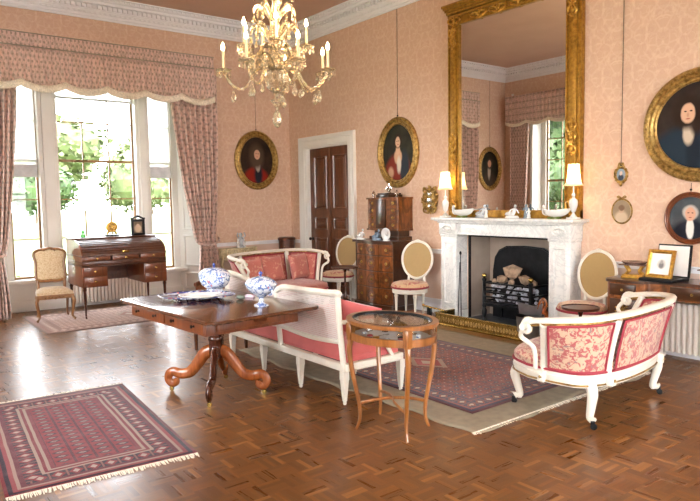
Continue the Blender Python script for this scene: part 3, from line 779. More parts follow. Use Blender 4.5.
# fender
fd = thing('fender', 'low pierced brass fender around the hearth', 'fender', (5.055, -.60, 0))
mb = MB(); mb.box((-.705, -.01, .02), (.705, .0, .14)); mb.box((-.705, 0, .02), (-.695, .34, .14)); mb.box((.695, 0, .02), (.705, .34, .14)); mb.build('pierced_gallery', M['brass'], fd, smooth=False)
mb = MB()
for z, w in ((0.0, .026), (.14, .018)):
    mb.box((-.72, -.02, z), (.72, .012, z+w), .005); mb.box((-.72, .012, z), (-.69, .34, z+w), .005); mb.box((.69, .012, z), (.72, .34, z+w), .005)
mb.build('moulded_rim', M['brass'], fd)
mb = MB()
for k in range(34):
    x = -.68+k*.0412; mb.ring(ell(.015, .032, 10, (x, .082)), [(0, -.0105), (-.004, -.014), (-.009, -.0105)])
mb.build('pierced_pattern', M['gilt_old'], fd)
t = thing('fire_poker', 'slim black fire poker leaning inside the left of the hearth', 'poker', (4.47, -.27, 0))
MB().tube([(.13, -.13, .03), (0, 0, .88)], .006, 8).build('rod', M['iron'], t); MB().ball((0, 0, .9), .016, 10, 6, sz=1.6).build('knob', M['iron'], t)
t = thing('fire_shovel', 'black fire shovel leaning beside the poker in the hearth', 'shovel', (4.44, -.27, 0))
MB().tube([(.17, -.2, .10), (.02, 0, .78)], .006, 8).build('rod', M['iron'], t)
MB().prism([(.13, -.30), (.23, -.30), (.21, -.20), (.15, -.20)], .03, .04).box((.13, -.3, .04), (.14, -.2, .07)).box((.22, -.3, .04), (.23, -.2, .07)).build('pan', M['iron'], t)
t = thing('fire_tongs', 'long brass handled fire iron lying across the left end of the fender', 'tongs', (4.25, -.55, 0))
MB().tube([(-.16, -.02, .20), (.18, .03, .17)], .009, 8).tube([(-.16, .02, .20), (.18, .05, .17)], .006, 8).build('shaft', M['brass'], t); MB().ball((-.18, 0, .205), .02, 10, 6).build('knob', M['brass'], t)
MB().box((-.1, -.02, 0), (-.07, .05, .19), .004).box((-.14, -.05, 0), (-.03, .08, .015), .004).build('rest', M['iron'], t)
# scuttle to the right of the grate
t = thing('coal_scuttle', 'grey metal coal scuttle with looped handle in front of the right pilaster', 'scuttle', (6.02, -.90, .013))
MB().lathe([(.06, .0), (.07, .02), (.04, .05), (.05, .09), (.12, .2), (.13, .34), (.135, .36)], (0, 0, 0), 18, 1, 1.2).lathe([(.135, .36), (.08, .34), (0, .33)], (0, 0, 0), 18, 1, 1.2).build('bucket', M['steel'], t)
MB().prism_y([(-.13, .36), (.13, .36), (.15, .50), (.05, .46), (-.15, .48)], -.01, .01).build('hood', M['steel'], t)
MB().tube(cat([(.1, 0, .44), (.13, 0, .53), (.17, 0, .55), (.2, 0, .50), (.17, 0, .42)], 5), .012, 8).build('handle', M['leg_wood'], t)
t = thing('bellows', 'red brown leather hearth bellows standing inside the right pilaster', 'bellows', (5.62, -.12, .018))
MB().prism_y([(x*.1, .13+z*.14) for (x, z) in [(math.cos(a*PI/8), math.sin(a*PI/8)) for a in range(16)]], -.025, .025).box((-.015, -.01, .26), (.015, .01, .38), .004).build('board', M['leg_wood'], t)
MB().box((-.02, -.02, 0), (.02, .02, .03), .004).build('nozzle', M['brass'], t)

# ---------------------------------------------------------------- overmantel mirror
mr = thing('wall_mirror', 'tall gilt framed overmantel mirror rising from the chimneypiece', 'mirror', (5.07, 0, 1.356))
H_ = 2.80
MB().box((-.80, -.055, .09), (.80, -.05, 2.53)).build('mirror_glass', M['mirror'], mr, smooth=False)
f = MB(); x0, x1 = .795, .985
for s in (-1, 1):
    f.box((s*x0, -.07, .0), (s*x1, -.004, H_-.2), .004); f.box((s*(x0+.045), -.095, .0), (s*(x1-.045), -.06, H_-.25), .012); f.box((s*x0, -.085, .06), (s*(x0+.018), -.06, 2.55), .004); f.box((s*(x1-.02), -.085, 0), (s*x1, -.06, H_-.25), .004)
f.box((-.985, -.075, 0), (.985, -.004, .095), .006); f.box((-.985, -.07, 2.50), (.985, -.004, H_-.16), .004); f.box((-.80, -.085, 2.50), (.80, -.06, 2.53), .004)
f.build('frame', M['mirror_gilt'], mr)
c = MB()
for z, o in ((2.605, .0), (2.645, .015), (2.68, .03), (2.71, .045), (2.735, .06)): c.box((-.985-o, -.09-o, z), (.985+o, -.004, z+.035), .006)
c.build('cornice', M['mirror_gilt'], mr)
rr = random.Random(2)
def scroll(mb, cx, cz, sx, sz, y, w=.012):
    for s in (-1, 1): mb.tube(cat([(cx, y, cz-sz), (cx+s*sx*.8, y-.01, cz-sz*.3), (cx+s*sx, y, cz+sz*.3), (cx+s*sx*.4, y-.012, cz+sz*.6), (cx+s*sx*.2, y, cz+sz*.15)], 4), w, 6)
    mb.ball((cx, y-.005, cz), w*1.6, 8, 6, 1, .6, 1.6); mb.ball((cx, y, cz+sz*.8), w*1.2, 8, 6, 1, .6, 1.5)
for s in (-1, 1):
    for cz, q in ((.9, 1), (.78, -1), (1.02, 1), (2.4, 1), (2.28, -1), (.14, 1)): o_ = MB(); scroll(o_, s*.89, cz, .05, .085*q, -.105, .016); o_.build('carved_ornament', M['gilt'], mr)
    o_ = MB(); scroll(o_, s*.87, 2.555, .1, .06, -.085, .018); o_.build('carved_ornament', M['gilt'], mr)
for k in (-.45, -.15, .15, .45): o_ = MB(); scroll(o_, k, 2.555, .13, .045, -.085, .017); o_.build('carved_ornament', M['gilt'], mr)

# things on the mantel shelf
ZS = 1.356
def mantel_lamp(x, y, label):
    t = thing('table_lamp', label, 'lamp', (x, y, ZS), group='lamps on the mantel shelf')
    MB().box((-.055, -.055, 0), (.055, .055, .022), .004).lathe([(.045, .022), (.03, .04), (.014, .06), (.012, .075), (.022, .082), (.03, .10), (.045, .15), (.047, .19), (.04, .215), (.018, .23), (.014, .25), (.024, .262), (.02, .275), (.008, .29), (.008, .38)], (0, 0, 0), 20).build('urn_base', M['china'], t)
    s = MB(); n = 8*6
    pr = [(.088, 0), (.072, .035), (.062, .08), (.056, .14), (.054, .21)]
    vs = []; 
    for r, z in pr:
        for k in range(n):
            a = 2*PI*k/n; q = r*(1-.05*abs(math.sin(4*a))*1.0+.02); vs.append((q*math.cos(a)*1.10*(1 if z else 1.12), q*math.sin(a)*1.10*(1 if z else 1.12), .36+z*1.12+(.008*abs(math.sin(4*a)) if z in (0, .21) else 0)))
    s.add(vs, [(i*n+k, i*n+(k+1) % n, (i+1)*n+(k+1) % n, (i+1)*n+k) for i in range(4) for k in range(n)])
    s.build('lamp_shade', M['shade'], t)
    MB().ball((0, 0, .43), .022, 10, 8, sz=1.3).build('light_bulb', M['bulb'], t)
    d = bpy.data.lights.new('lamp_light', 'POINT'); d.energy = 10; d.color = (1, .72, .42); d.shadow_soft_size = .03
    o = bpy.data.objects.new('lamp_light', d); COL.objects.link(o); o.parent = t; o.location = (0, 0, .47)
    return t
mantel_lamp(4.14, -.20, 'lit white urn lamp with cream shade at the left end of the mantel')
mantel_lamp(6.06, -.20, 'lit white urn lamp with cream shade at the right end of the mantel')
def boat(name, x, y, label, rz=0, s=1.0):
    t = thing(name, label, 'sauce boat', (x, y, ZS), rz, 'shell shaped sauce boats on the mantel')
    def fn(u, v):
        a = 2*PI*u; r = .03+.07*math.sin(v*PI/2); sp = 1+.5*max(0, math.cos(a))**3
        return (r*1.35*math.cos(a)*sp*s, r*.75*math.sin(a)*s, (.025+.075*v**1.6*(1+.25*max(0, math.cos(a))**2))*s)
    MB().grid(fn, 24, 6, True).build('bowl', M['china'], t, solid=.005)
    MB().lathe([(.045, 0), (.04, .012), (.025, .03)], (0, 0, 0), 14, s*1.2, s).build('foot', M['china'], t)
    h = MB().tube(cat([(-.12*s, 0, .09*s), (-.155*s, 0, .12*s), (-.15*s, 0, .06*s), (-.10*s, 0, .04*s)], 5), .009*s, 8).ball((-.14*s, 0, .135*s), .02*s, 8, 6, sz=1.4)
    h.build('handle', M['china'], t)
    l = MB().tube([(.075*s*math.cos(q*.5236), .05*s*math.sin(q*.5236), .011) for q in range(12)], [.007+.006*(q % 2) for q in range(12)], 6, closed=True, flat=.8)
    tag(l.build('leaf_garland', M['shrub'], t), 'green leaf garland')
    return t
boat('sauce_boat', 4.40, -.17, 'white shell sauce boat beside the left mantel lamp')
boat('sauce_boat', 5.80, -.17, 'white shell sauce boat beside the right mantel lamp', 0)
M['figure_grey'] = plain('grey_china', rgb(176, 184, 190), .2, coat=.4); M['figure_blue'] = plain('blue_grey_china', rgb(120, 136, 152), .2, coat=.4)
def figurine(name, loc, label, h=.16, mat='china', recline=False, cat_='figurine', group=None):
    t = thing(name, label, cat_, loc, 0, group); k = h/.16
    if recline:
        MB().lathe([(.07, 0), (.075, .01), (.06, .03), (0, .035)], (0, 0, 0), 16, 1.4, .6).build('rocky_base', M[mat], t)
        b = MB().tube(cat([(-.10, 0, .04), (-.05, -.01, .055), (0, 0, .045), (.03, 0, .08), (.045, 0, .12)], 5), [.008, .012, .016, .02, .022, .024, .026, .027, .028, .028, .028, .028, .028, .027, .026, .026, .024, .022, .02, .016, .01], 8)
        b.ball((.05, 0, .145), .018, 10, 8, sz=1.2).tube(cat([(.045, 0, .115), (.08, -.01, .10), (.10, 0, .06)], 4), .008, 6).tube(cat([(.04, 0, .115), (.0, -.02, .10), (-.02, -.02, .07)], 4), .008, 6)
        b.build('figure', M[mat], t)
    else:
        MB().lathe([(.032, 0), (.034, .01), (.026, .02)], (0, 0, 0), 14, k, k).build('plinth', M[mat], t)
        b = MB().lathe([(.026, .018), (.03, .04), (.022, .075), (.015, .09), (.022, .11), (.02, .122), (.008, .13)], (0, 0, 0), 12, k, k*.8)
        b.v = [(x, y, z*k) if z > .02*1 else (x, y, z) for x, y, z in b.v]
        b.ball((0, 0, .142*k), .013*k, 10, 8, sz=1.2)
        for s in (-1, 1): b.tube(cat([(s*.018*k, 0, .118*k), (s*.035*k, -.01, .1*k), (s*.02*k, -.025*k, .085*k)], 4), .0065*k, 6)
        b.build('figure', M[mat], t)
    return t
figurine('figurine', (4.80, -.16, ZS), 'small white standing figurine between the left sauce boat and the centre', .13)
figurine('figurine', (5.20, -.16, ZS), 'white reclining figure group in the middle of the mantel', .16, 'china', True)
figurine('figurine', (5.43, -.14, ZS), 'small white seated figurine right of the reclining group', .12)
figurine('figurine', (5.36, -.10, ZS), 'blue grey porcelain figure behind the small seated figurine', .17, 'figure_blue')
figurine('figurine', (4.66, -.08, ZS), 'grey porcelain bird group right of the left sauce boat', .1, 'figure_grey', True)
# light switch
tag(MB().box((6.14, -.012, .90), (6.21, 0, .97), .003).box((6.17, -.018, .925), (6.18, -.01, .945)).build('light_switch', M['white']), 'small white wall switch to the right of the chimneypiece', 'switch')

# ---------------------------------------------------------------- pictures
OVP = [(0, 0), (.0, -.03), (-.012, -.045), (-.03, -.05), (-.045, -.035), (-.065, -.045), (-.08, -.028), (-.095, -.03), (-.105, -.016), (-.105, -.008)]
def oval_picture(label, cx, cz, a, b, wf, pmat, fmat, loc=None, rz=0, wire=None, name='oval_portrait', deco=0):
    t = thing(name, label, 'portrait', loc or (cx, 0, cz), rz)
    k = wf/.105; mb = MB().ring(ell(a, b, 56), [(o*k, y*min(1, k*1.1)-.002) for o, y in OVP])
    if deco:
        for i in range(deco):
            an = 2*PI*i/deco; mb.ball(((a-wf*.3)*math.cos(an), -.045*min(1, k*1.1), (b-wf*.3)*math.sin(an)), wf*.11, 6, 5)
    mb.build('frame', fmat, t)
    MB().ngon_y([(x, z) for (x, z), _ in ell(a-wf*.97, b-wf*.97, 48)], -.012).build('canvas', pmat, t, smooth=False)
    if wire: MB().tube([(0, -.012, b-.01), (0, -.006, wire)], .0028, 6).ball((0, -.012, b+.02), .012, 8, 6).build('picture_wire', M['iron'], t)
    return t
P_lady = portrait('lady_portrait', [(0.000, -0.350, .30, .34, rgb(120, 44, 30), .1), (0.140, -0.230, .10, .25, rgb(46, 52, 60), .2), (0.000, -0.060, .085, .11, rgb(200, 160, 130), .15), (0.000, 0.050, .045, .08, rgb(206, 168, 138), .1), (0.020, -0.180, .045, .12, rgb(206, 196, 180), .3), (-0.160, -0.290, .06, .08, rgb(190, 150, 120), .3), (0.000, 0.170, .085, .105, rgb(56, 36, 26), .15), (0.000, 0.155, .052, .078, rgb(212, 172, 142), .1), (-0.018, 0.170, .012, .006, rgb(60, 40, 34), .3), (0.020, 0.170, .012, .006, rgb(60, 40, 34), .3), (0.000, 0.118, .016, .005, rgb(150, 70, 62), .3)], rgb(34, 34, 28), rgb(56, 52, 38))
oval_picture('oval portrait of a lady in a red dress, gilt frame above the tall chest', 3.0, 2.295, .447, .52, .115, P_lady, M['gilt_old'], wire=2.08)
P_big = portrait('man_in_blue_portrait', [(-0.180, -0.370, .34, .36, rgb(34, 48, 62), .12), (-0.070, -0.250, .07, .2, rgb(26, 34, 46), .3), (-0.120, -0.050, .055, .13, rgb(196, 180, 160), .2), (-0.140, 0.130, .14, .16, rgb(44, 30, 24), .2), (-0.050, 0.050, .06, .14, rgb(44, 30, 24), .3), (-0.130, 0.120, .068, .096, rgb(206, 166, 138), .1), (-0.155, 0.140, .014, .007, rgb(56, 38, 32), .3), (-0.102, 0.140, .014, .007, rgb(56, 38, 32), .3), (-0.130, 0.105, .01, .02, rgb(186, 140, 116), .4), (-0.130, 0.068, .02, .006, rgb(160, 80, 70), .3)], rgb(38, 30, 28), rgb(58, 46, 40))
oval_picture('largest oval portrait, man with long dark hair in blue, at the right edge', 7.30, 2.265, .56, .54, .13, P_big, M['gilt_old'], wire=2.1, deco=72)
P_old = portrait('grey_haired_man_portrait', [(.0, -.21, .19, .20, rgb(28, 30, 42), .12), (.0, -.10, .035, .11, rgb(222, 220, 214), .15), (.0, .055, .075, .07, rgb(182, 176, 168), .15), (.0, .04, .05, .065, rgb(206, 158, 132), .12), (-.02, .052, .01, .005, rgb(70, 50, 44), .3), (.02, .052, .01, .005, rgb(70, 50, 44), .3), (.0, .008, .016, .004, rgb(150, 84, 74), .3)], rgb(58, 66, 72), rgb(84, 92, 96))
oval_picture('smaller oval portrait of a grey haired man in brown wooden frame', 7.215, 1.375, .252, .256, .052, P_old, M['mahog_red'], wire=.34)
P_left = portrait('wigged_man_portrait', [(-.02, -.38, .26, .26, rgb(140, 36, 24), .12), (.03, -.25, .08, .2, rgb(34, 36, 46), .3), (.02, -.06, .05, .14, rgb(190, 176, 160), .2), (.0, .07, .145, .22, rgb(84, 66, 52), .25), (.01, .10, .06, .085, rgb(204, 160, 132), .1), (-.012, .115, .012, .006, rgb(60, 40, 34), .3), (.032, .115, .012, .006, rgb(60, 40, 34), .3), (.01, .06, .018, .005, rgb(150, 76, 66), .3)], rgb(40, 30, 24), rgb(60, 44, 32))
oval_picture('oval portrait of a man in a long wig and red coat, left of the door', 0, 0, .44, .52, .115, P_left, M['gilt_old'], loc=(0, -.705, 2.342), rz=PI/2, wire=2.03)
P_back = portrait('dark_man_portrait', [(-.0, -.38, .24, .30, rgb(58, 44, 34), .2), (.02, -.04, .05, .2, rgb(170, 156, 140), .3), (.0, .12, .11, .13, rgb(60, 50, 40), .2), (.01, .12, .06, .085, rgb(190, 140, 112), .15)], rgb(28, 28, 22), rgb(46, 40, 28))
oval_picture('oval portrait of a dark coated man seen only in the mirror', 0, 0, .42, .52, .11, P_back, M['gilt_old'], loc=(0, -5.72, 2.30), rz=PI/2, wire=2.07)
P_m = portrait('sepia_miniature', [(.0, -.07, .07, .07, rgb(196, 176, 150), .2), (.0, .02, .03, .036, rgb(190, 160, 134), .15), (0, .035, .035, .03, rgb(120, 96, 76), .2)], rgb(140, 122, 100), rgb(160, 142, 118))
t = oval_picture('small oval sepia miniature with gilt bow beside the right mantel lamp', 6.51, 1.44, .118, .135, .018, P_m, M['gilt_old'], name='miniature_portrait')
MB().tube(cat([(0, -.015, .135), (-.03, -.015, .16), (-.05, -.015, .15), (-.02, -.015, .138), (0, -.015, .135), (.03, -.015, .16), (.05, -.015, .15), (.02, -.015, .138)], 4), .006, 6).build('ribbon_bow', M['gilt_old'], t)
P_m2 = portrait('blue_miniature', [(.0, -.03, .03, .035, rgb(60, 66, 80), .2), (.0, .015, .016, .02, rgb(216, 190, 170), .15)], rgb(120, 140, 160), rgb(160, 176, 190))
t = oval_picture('tiny oval miniature in carved gilt frame hanging above the sepia one', 6.497, 1.825, .062, .078, .016, P_m2, M['gilt_old'], name='miniature_portrait', wire=2.55)
mb = MB().tube([(.068*math.cos(PI*k/14), -.012, .085*math.sin(PI*k/14)) for k in range(28)], [.008+.008*(k % 2) for k in range(28)], 6, closed=True)
mb.tube(cat([(-.03, -.012, .08), (-.02, -.012, .12), (0, -.012, .10), (.02, -.012, .12), (.03, -.012, .08)], 4), .009, 6).ball((0, -.012, -.10), .016, 8, 6, sz=1.6)
mb.build('carved_scrolls', M['gilt_old'], t)

# gilt carved wall ornament left of the chimneypiece
t = thing('gilt_sconce', 'carved gilt wall bracket with small mirror panels left of the chimneypiece', 'sconce', (3.68, 0, 1.585))
mb = MB().prism_y([(-.06, -.17), (.06, -.17), (.12, -.05), (.14, .08), (.06, .17), (-.06, .17), (-.14, .08), (-.12, -.05)], -.02, 0)
rr = random.Random(8)
for k in range(46):
    a = rr.uniform(0, 2*PI); q = rr.uniform(.6, 1.05); x = .14*math.cos(a)*q; z = .17*math.sin(a)*q
    p = Vector((x, -.03, z)); mb.tube(cat([p, p+Vector((rr.uniform(-.035, .035), -.02, rr.uniform(.0, .04))), p+Vector((rr.uniform(-.04, .04), 0, rr.uniform(-.03, .03)))], 3), rr.uniform(.006, .012), 5)
for s in (-1, 1):
    for z in (-.14, -.05, .05, .14): mb.tube(cat([(s*.03, -.03, z-.04), (s*.11, -.045, z-.02), (s*.12, -.03, z+.04), (s*.08, -.045, z+.03)], 4), .013, 6)
mb.build('carved_frame', M['gilt_old'], t)
for z, w in ((.09, .04), (-.09, .035), (0, .06)): MB().box((-w, -.045, z-.028), (w, -.036, z+.028), .004).build('mirror_panel', M['silver'], t)
# ---------------------------------------------------------------- curtains and pelmet
pl_ = thing('pelmet', 'fringed scalloped rose chintz pelmet across the tall window', 'pelmet', (0, 0, 0))
def pelmet_line(z_fn_top, z_fn_bot, name, mat, out, parent, amp=.012, thick=.006, nv=6):
    Y0, Y1 = -5.09, -1.60; n = 260; L = (Y1-Y0); tot = L+2*.22
    def at(s):                                   # distance along return, front, return
        if s < .22: return (.02+s*(out-.02)/.22, Y0, 0)
        if s > .22+L: return (.02+(tot-s)*(out-.02)/.22, Y1, 1)
        return (out, Y0+(s-.22), (s-.22)/L)
    mb = MB()
    def fn(u, v):
        s = u*tot; x, y, w = at(s); z0 = z_fn_bot(w); z1 = z_fn_top(w); z = z1+(z0-z1)*v
        r = (amp*math.sin(s*70)+amp*1.2*math.sin(s*23+1)*v)*(0 if (s < .22 or s > .22+L) else 1)
        return (x+r*(.35+.65*v), y, z)
    mb.grid(fn, n, nv); return mb.build(name, mat, parent, solid=thick)
scal = lambda w: abs(math.sin(PI*6*w))
pelmet_line(lambda w: 3.99, lambda w: 3.80, 'pelmet_heading', M['curtain'], .25, pl_)
vz = lambda w: 3.36-.075*scal(w)**.8
pelmet_line(lambda w: 3.80, vz, 'pelmet_valance', M['curtain'], .262, pl_, .016)
pelmet_line(lambda w: vz(w), lambda w: vz(w)-.10-.006*math.sin(w*900), 'pelmet_fringe', M['fringe'], .266, pl_, .006, nv=2)
c_ = MB().tube([(.272, -5.09+3.49*k/60, 3.80) for k in range(61)], .008, 6).tube([(.258, -5.09+3.49*k/60, 3.985) for k in range(61)], .007, 6)
c_.build('pelmet_cord', M['lining'], pl_)
MB().box((.01, -5.07, 3.93), (.24, -1.62, 3.96)).build('pelmet_board', M['white'], pl_, smooth=False)
def curtain(label, yo, yi, s, name='curtain', ytie_i=None, wall=0):
    """yo outer edge, yi inner edge at the top; held back at z .95"""
    t = thing(name, label, 'curtain', (0, yo, 0), 0); zt, zk = 3.72, .95; W = abs(yi-yo)
    tie_i = .40 if ytie_i is None else ytie_i
    def fn(u, v):
        z = zt*(1-v)+.02*v
        if z > zk:
            k = (z-zk)/(zt-zk); wi = tie_i+(W-tie_i)*min(1, (k*1.25))**.62; wo = .0+.10*(1-k)**2
        else:
            k = (zk-z)/zk; wi = tie_i-.02+.06*math.sin(k*PI*.5); wo = .10-.08*k
        pinch = 1-.45*math.exp(-((z-zk)/.25)**2)
        amp = .045*pinch*(.6 if z > 3.2 else 1)
        y = wo+(wi-wo)*u
        x = .13+amp*math.sin(u*PI*2*8.5+.4*math.sin(z*2))+.015*math.sin(u*31+z*3)-.05*(1-pinch)
        sag = .22*math.exp(-((z-zk-.1)/.3)**2)*(u-.3) if z > zk else 0
        return (x, s*y, z-sag*.5)
    MB().grid(fn, 120, 60).build('drape', M['curtain'], t, solid=.006)
    tb = MB().tube(cat([(.02, -s*.0, zk+.05), (.14, s*.05, zk-.0), (.2, s*.22, zk-.06), (.14, s*(tie_i+.01), zk-.03), (.06, s*(tie_i-.02), zk+.02)], 6), .022, 8, flat=.6)
    tb.build('tieback', M['curtain'], t); return t
curtain('rose chintz curtain tied back on the right side of the tall window', -1.50, -2.33, -1)
curtain('rose chintz curtain tied back on the left side of the tall window', -5.17, -4.55, 1, ytie_i=.36)
# garden window dressings seen in the mirror
def g_curtain(label, x0, x1):
    t = thing('curtain', label, 'curtain', (x0, -6.3, 0))
    MB().grid(lambda u, v: ((x1-x0)*(u*(1-.25*v*(1 if x1 > x0 else 1))), .12+.04*math.sin(u*PI*13), 3.5*(1-v)+.02), 90, 8).build('drape', M['curtain'], t, solid=.006); return t
g_curtain('rose chintz curtain beside the garden window, seen in the mirror', .27, .80)
g_curtain('rose chintz curtain on the far side of the garden window, behind the mirror view', 3.24, 2.62)
t = thing('pelmet', 'scalloped fringed pelmet over the garden window, seen in the mirror', 'pelmet', (.20, -6.3, 0))
Wg = 3.0
gz = lambda u: 3.40-.07*abs(math.sin(PI*5*u))
MB().grid(lambda u, v: (Wg*u, .24+.012*math.sin(u*190), 3.98*(1-v)+gz(u)*v), 200, 5).box((0, .0, 3.4), (.01, .24, 3.98)).box((Wg-.01, 0, 3.4), (Wg, .24, 3.98)).build('pelmet_valance', M['curtain'], t, solid=.005)
MB().grid(lambda u, v: (Wg*u, .25, gz(u)-.075*v), 120, 2).build('pelmet_fringe', M['fringe'], t, solid=.005)
tag(MB().lathe([(.03, 0), (.03, .03), (.015, .045), (0, .046)], (0, 0, 0), 12, M=Euler((-PI/2, 0, 0)).to_matrix()).build('alarm_sensor', M['white'], loc=(.24, -6.298, 4.05)), 'small white alarm sensor high in the corner, seen in the mirror', 'sensor')

# ---------------------------------------------------------------- leg shapes
def taper(mb, x, y, z0, z1, r0, r1, sq=False):
    if sq: mb.prism([(x-r0, y-r0), (x+r0, y-r0), (x+r0, y+r0), (x-r0, y+r0)], z0, z1, [(x-r1, y-r1), (x+r1, y-r1), (x+r1, y+r1), (x-r1, y+r1)])
    else: mb.lathe([(r0, z0), (r0*1.05, z0+.01), (r0, z0+.02), (r1, z1-.06), (r1*1.25, z1-.05), (r1*1.25, z1-.035), (r1, z1-.03), (r1*1.3, z1)], (x, y, 0), 12)
    return mb
def cab(mb, x, y, dx, dy, z1, r=.026, out=.05, foot=0.0):
    """cabriole leg from (x,y,z1) down to the floor, knee swelling along (dx,dy)"""
    pts = cat([(x, y, z1), (x+dx*out*.8, y+dy*out*.8, z1*.82), (x+dx*out*.35, y+dy*out*.35, z1*.5), (x-dx*out*.1, y-dy*out*.1, z1*.22), (x+dx*out*.55, y+dy*out*.55, .03+foot), (x+dx*out*.9, y+dy*out*.9, .022+foot)], 5)
    n = len(pts); rs = [r*(1.25-.85*(i/(n-1))**.8)+(r*.35 if i > n-4 else 0) for i in range(n)]
    return mb.tube(pts, rs, 10)
def caster(mb, x, y, r=.018):
    mb.lathe([(r*.7, r*1.2), (r*.7, r*2.6)], (x, y, 0), 8); i = len(mb.v)
    mb.lathe([(r*.5, -r*.35), (r, -r*.3), (r, r*.3), (r*.5, r*.35)], (0, 0, 0), 14, M=Euler((PI/2, 0, .5)).to_matrix()); mb.xf(Matrix.Translation((x+r*.3, y, r)), i); return mb

# ---------------------------------------------------------------- cylinder desk and its chair
dk = thing('roll_top_desk', 'mahogany roll top desk with brass knobs in front of the window', 'desk', (.54, -3.40, .012), PI/2)
# local: x -> world +Y, -y -> world +X ; width 1.2, depth .78
W, D = .60, .39
roll = [(D, .80), (-D+.01, .80), (-D+.01, .89)]+[(-D+.01+.52*(1-math.cos(a))*.9, .89+.205*math.sin(a)) for a in [PI*k/20 for k in range(1, 11)]]+[(D, 1.095)]
for s in (-1, 1):
    MB().prism_x([(y, z) for y, z in roll], s*W-(.02 if s > 0 else 0), s*W+(.02 if s < 0 else 0)).build('side_panel', M['mahog_red'], dk)
rb = [(y, z-.006) for y, z in roll[2:-1]]
m_ = MB(); vs = [(x, y, z) for x in (-W+.02, W-.02) for y, z in rb]; nb = len(rb)
m_.add(vs, [(i, i+1, nb+i+1, nb+i) for i in range(nb-1)])
for i in range(1, nb): y, z = rb[i]; m_.tube([(-W+.02, y, z), (W-.02, y, z)], .006, 6)
m_.build('roll_top', M['mahog'], dk, ang=60)
MB().box((-W-.01, .03, 1.09), (W+.01, D+.01, 1.112), .004).build('top', M['mahog'], dk)
MB().box((-W, -D, .74), (W, D, .80), .003).box((-W-.008, -D-.008, .868), (W+.008, D, .882), .003).box((-W-.006, -D-.008, .725), (W+.006, D, .737), .003).box((-W, D-.02, .45), (W, D, .88)).build('carcase', M['mahog'], dk)
def drawer(x0, x1, z0, z1, mat, knobs, yf, par, hn='drawer_knob', h='brass'):
    dd = MB().box((x0+.004, yf-.010, z0+.004), (x1-.004, yf+.02, z1-.004), .003).build('drawer', mat, par)
    dd2 = MB()
    for kx in knobs:
        MB().lathe([(.012, 0), (.006, .006), (.005, .014), (.014, .02), (.012, .028), (0, .03)], (0, 0, 0), 10, M=Euler((PI/2, 0, 0)).to_matrix()).xf(Matrix.Translation((kx, yf-.010, (z0+z1)/2))).build(hn, M[h], dd)
    return dd
for x0, x1 in ((-W, -.2), (-.2, .2), (.2, W)): drawer(x0+.01, x1-.01, .80, .868, M['mahog_red'], [(x0+x1)/2], -D, dk)
for s in (-1, 1):
    a, b = (-W, -.26) if s < 0 else (.26, W)
    MB().box((a, -D+.003, .44), (b, D-.03, .725), .003).build('pedestal', M['mahog_red'], dk)
    for z in (.45, .59): drawer(a+.01, b-.01, z, z+.135, M['mahog_red'], [(a+b)/2], -D, dk)
    for x in ((a+.03, b-.03) if s > 0 else (a+.03, b-.03)):
        if abs(x) < .3: continue
        for y in (-D+.03, D-.05):
            l = MB(); taper(l, x, y, .04, .45, .012, .022); caster(l, x, y, .014); l.build('leg', M['darkleg'], dk)
MB().box((-.05, -D-.014, .905), (.05, -D-.004, .93), .003).build('lock_plate', M['brass'], dk)

def build_seat_chair(t):
    pass
ch = thing('side_chair', 'carved beech chair with cream diaper seat and back beside the roll top desk', 'chair', (.56, -4.30, .012), PI/2-.12)
# local: front -y
MB().grid(lambda u, v: ((-.23+.46*u)*(1.0-.10*v), -.22+.42*v, .40+.055*(1-(2*u-1)**4)*(1-(2*v-1)**4)), 12, 12).prism([(-.23, -.22), (.23, -.22), (.207, .20), (-.207, .20)], .36, .402).build('seat', M['beigecloth'], ch)
r_ = MB(); fr_ = [(-.235, -.225), (.235, -.225), (.21, .21), (-.21, .21)]; r_.prism(fr_, .31, .368)
for k in range(-3, 4): r_.ball((k*.045, -.228, .335-.012*abs(math.cos(k))), .018, 7, 5, 1, .5, 1)
r_.build('seat_rail', M['chairwood'], ch)
for sx, sy in ((-1, -1), (1, -1)): cab(MB(), sx*.21, -.20, sx*.6, -.7, .34, .024, .05).build('leg', M['chairwood'], ch)
for sx in (-1, 1): cab(MB(), sx*.19, .19, sx*.3, .8, .34, .02, .04).build('leg', M['chairwood'], ch)
def shield(k=1.0, dz=0):
    return [(x*k, .735+dz+(z)*k) for x, z in [(-.17, -.20), (0, -.215), (.17, -.20), (.19, -.1), (.185, .05), (.205, .17), (.15, .225), (.06, .235), (0, .25), (-.06, .235), (-.15, .225), (-.205, .17), (-.185, .05), (-.19, -.1)]]
T = Matrix.Translation((0, .21, .36)) @ Matrix.Rotation(-.14, 4, 'X') @ Matrix.Translation((0, 0, -.36))
sh = cat([(x, 0, z) for x, z in shield()], 4, True)
b = MB().tube(sh, .022, 8, closed=True)
for s in (-1, 1): b.tube([(s*.17, 0, .36), (s*.175, 0, .54)], .02, 8)
for k in range(-2, 3): b.ball((k*.035, -.01, .985-.012*abs(k)), .02, 7, 5, 1, .7, 1)
for k in (-1, 0, 1): b.ball((k*.05, -.01, .525), .018, 7, 5)
b.xf(T).build('back_frame', M['chairwood'], ch)
p = MB(); n = len(sh); ctr = Vector((0, 0, .735))
vs = [ctr+(q-ctr)*f+Vector((0, -.03*(1-f**2), 0)) for f in (.98, .8, .5, .2) for q in sh]
p.add(vs, [(j*n+i, j*n+(i+1) % n, (j+1)*n+(i+1) % n, (j+1)*n+i) for j in range(3) for i in range(n)]+[tuple(3*n+i for i in range(n))]); p.xf(T)
p.build('back_pad', M['beigecloth'], ch, solid=.01)
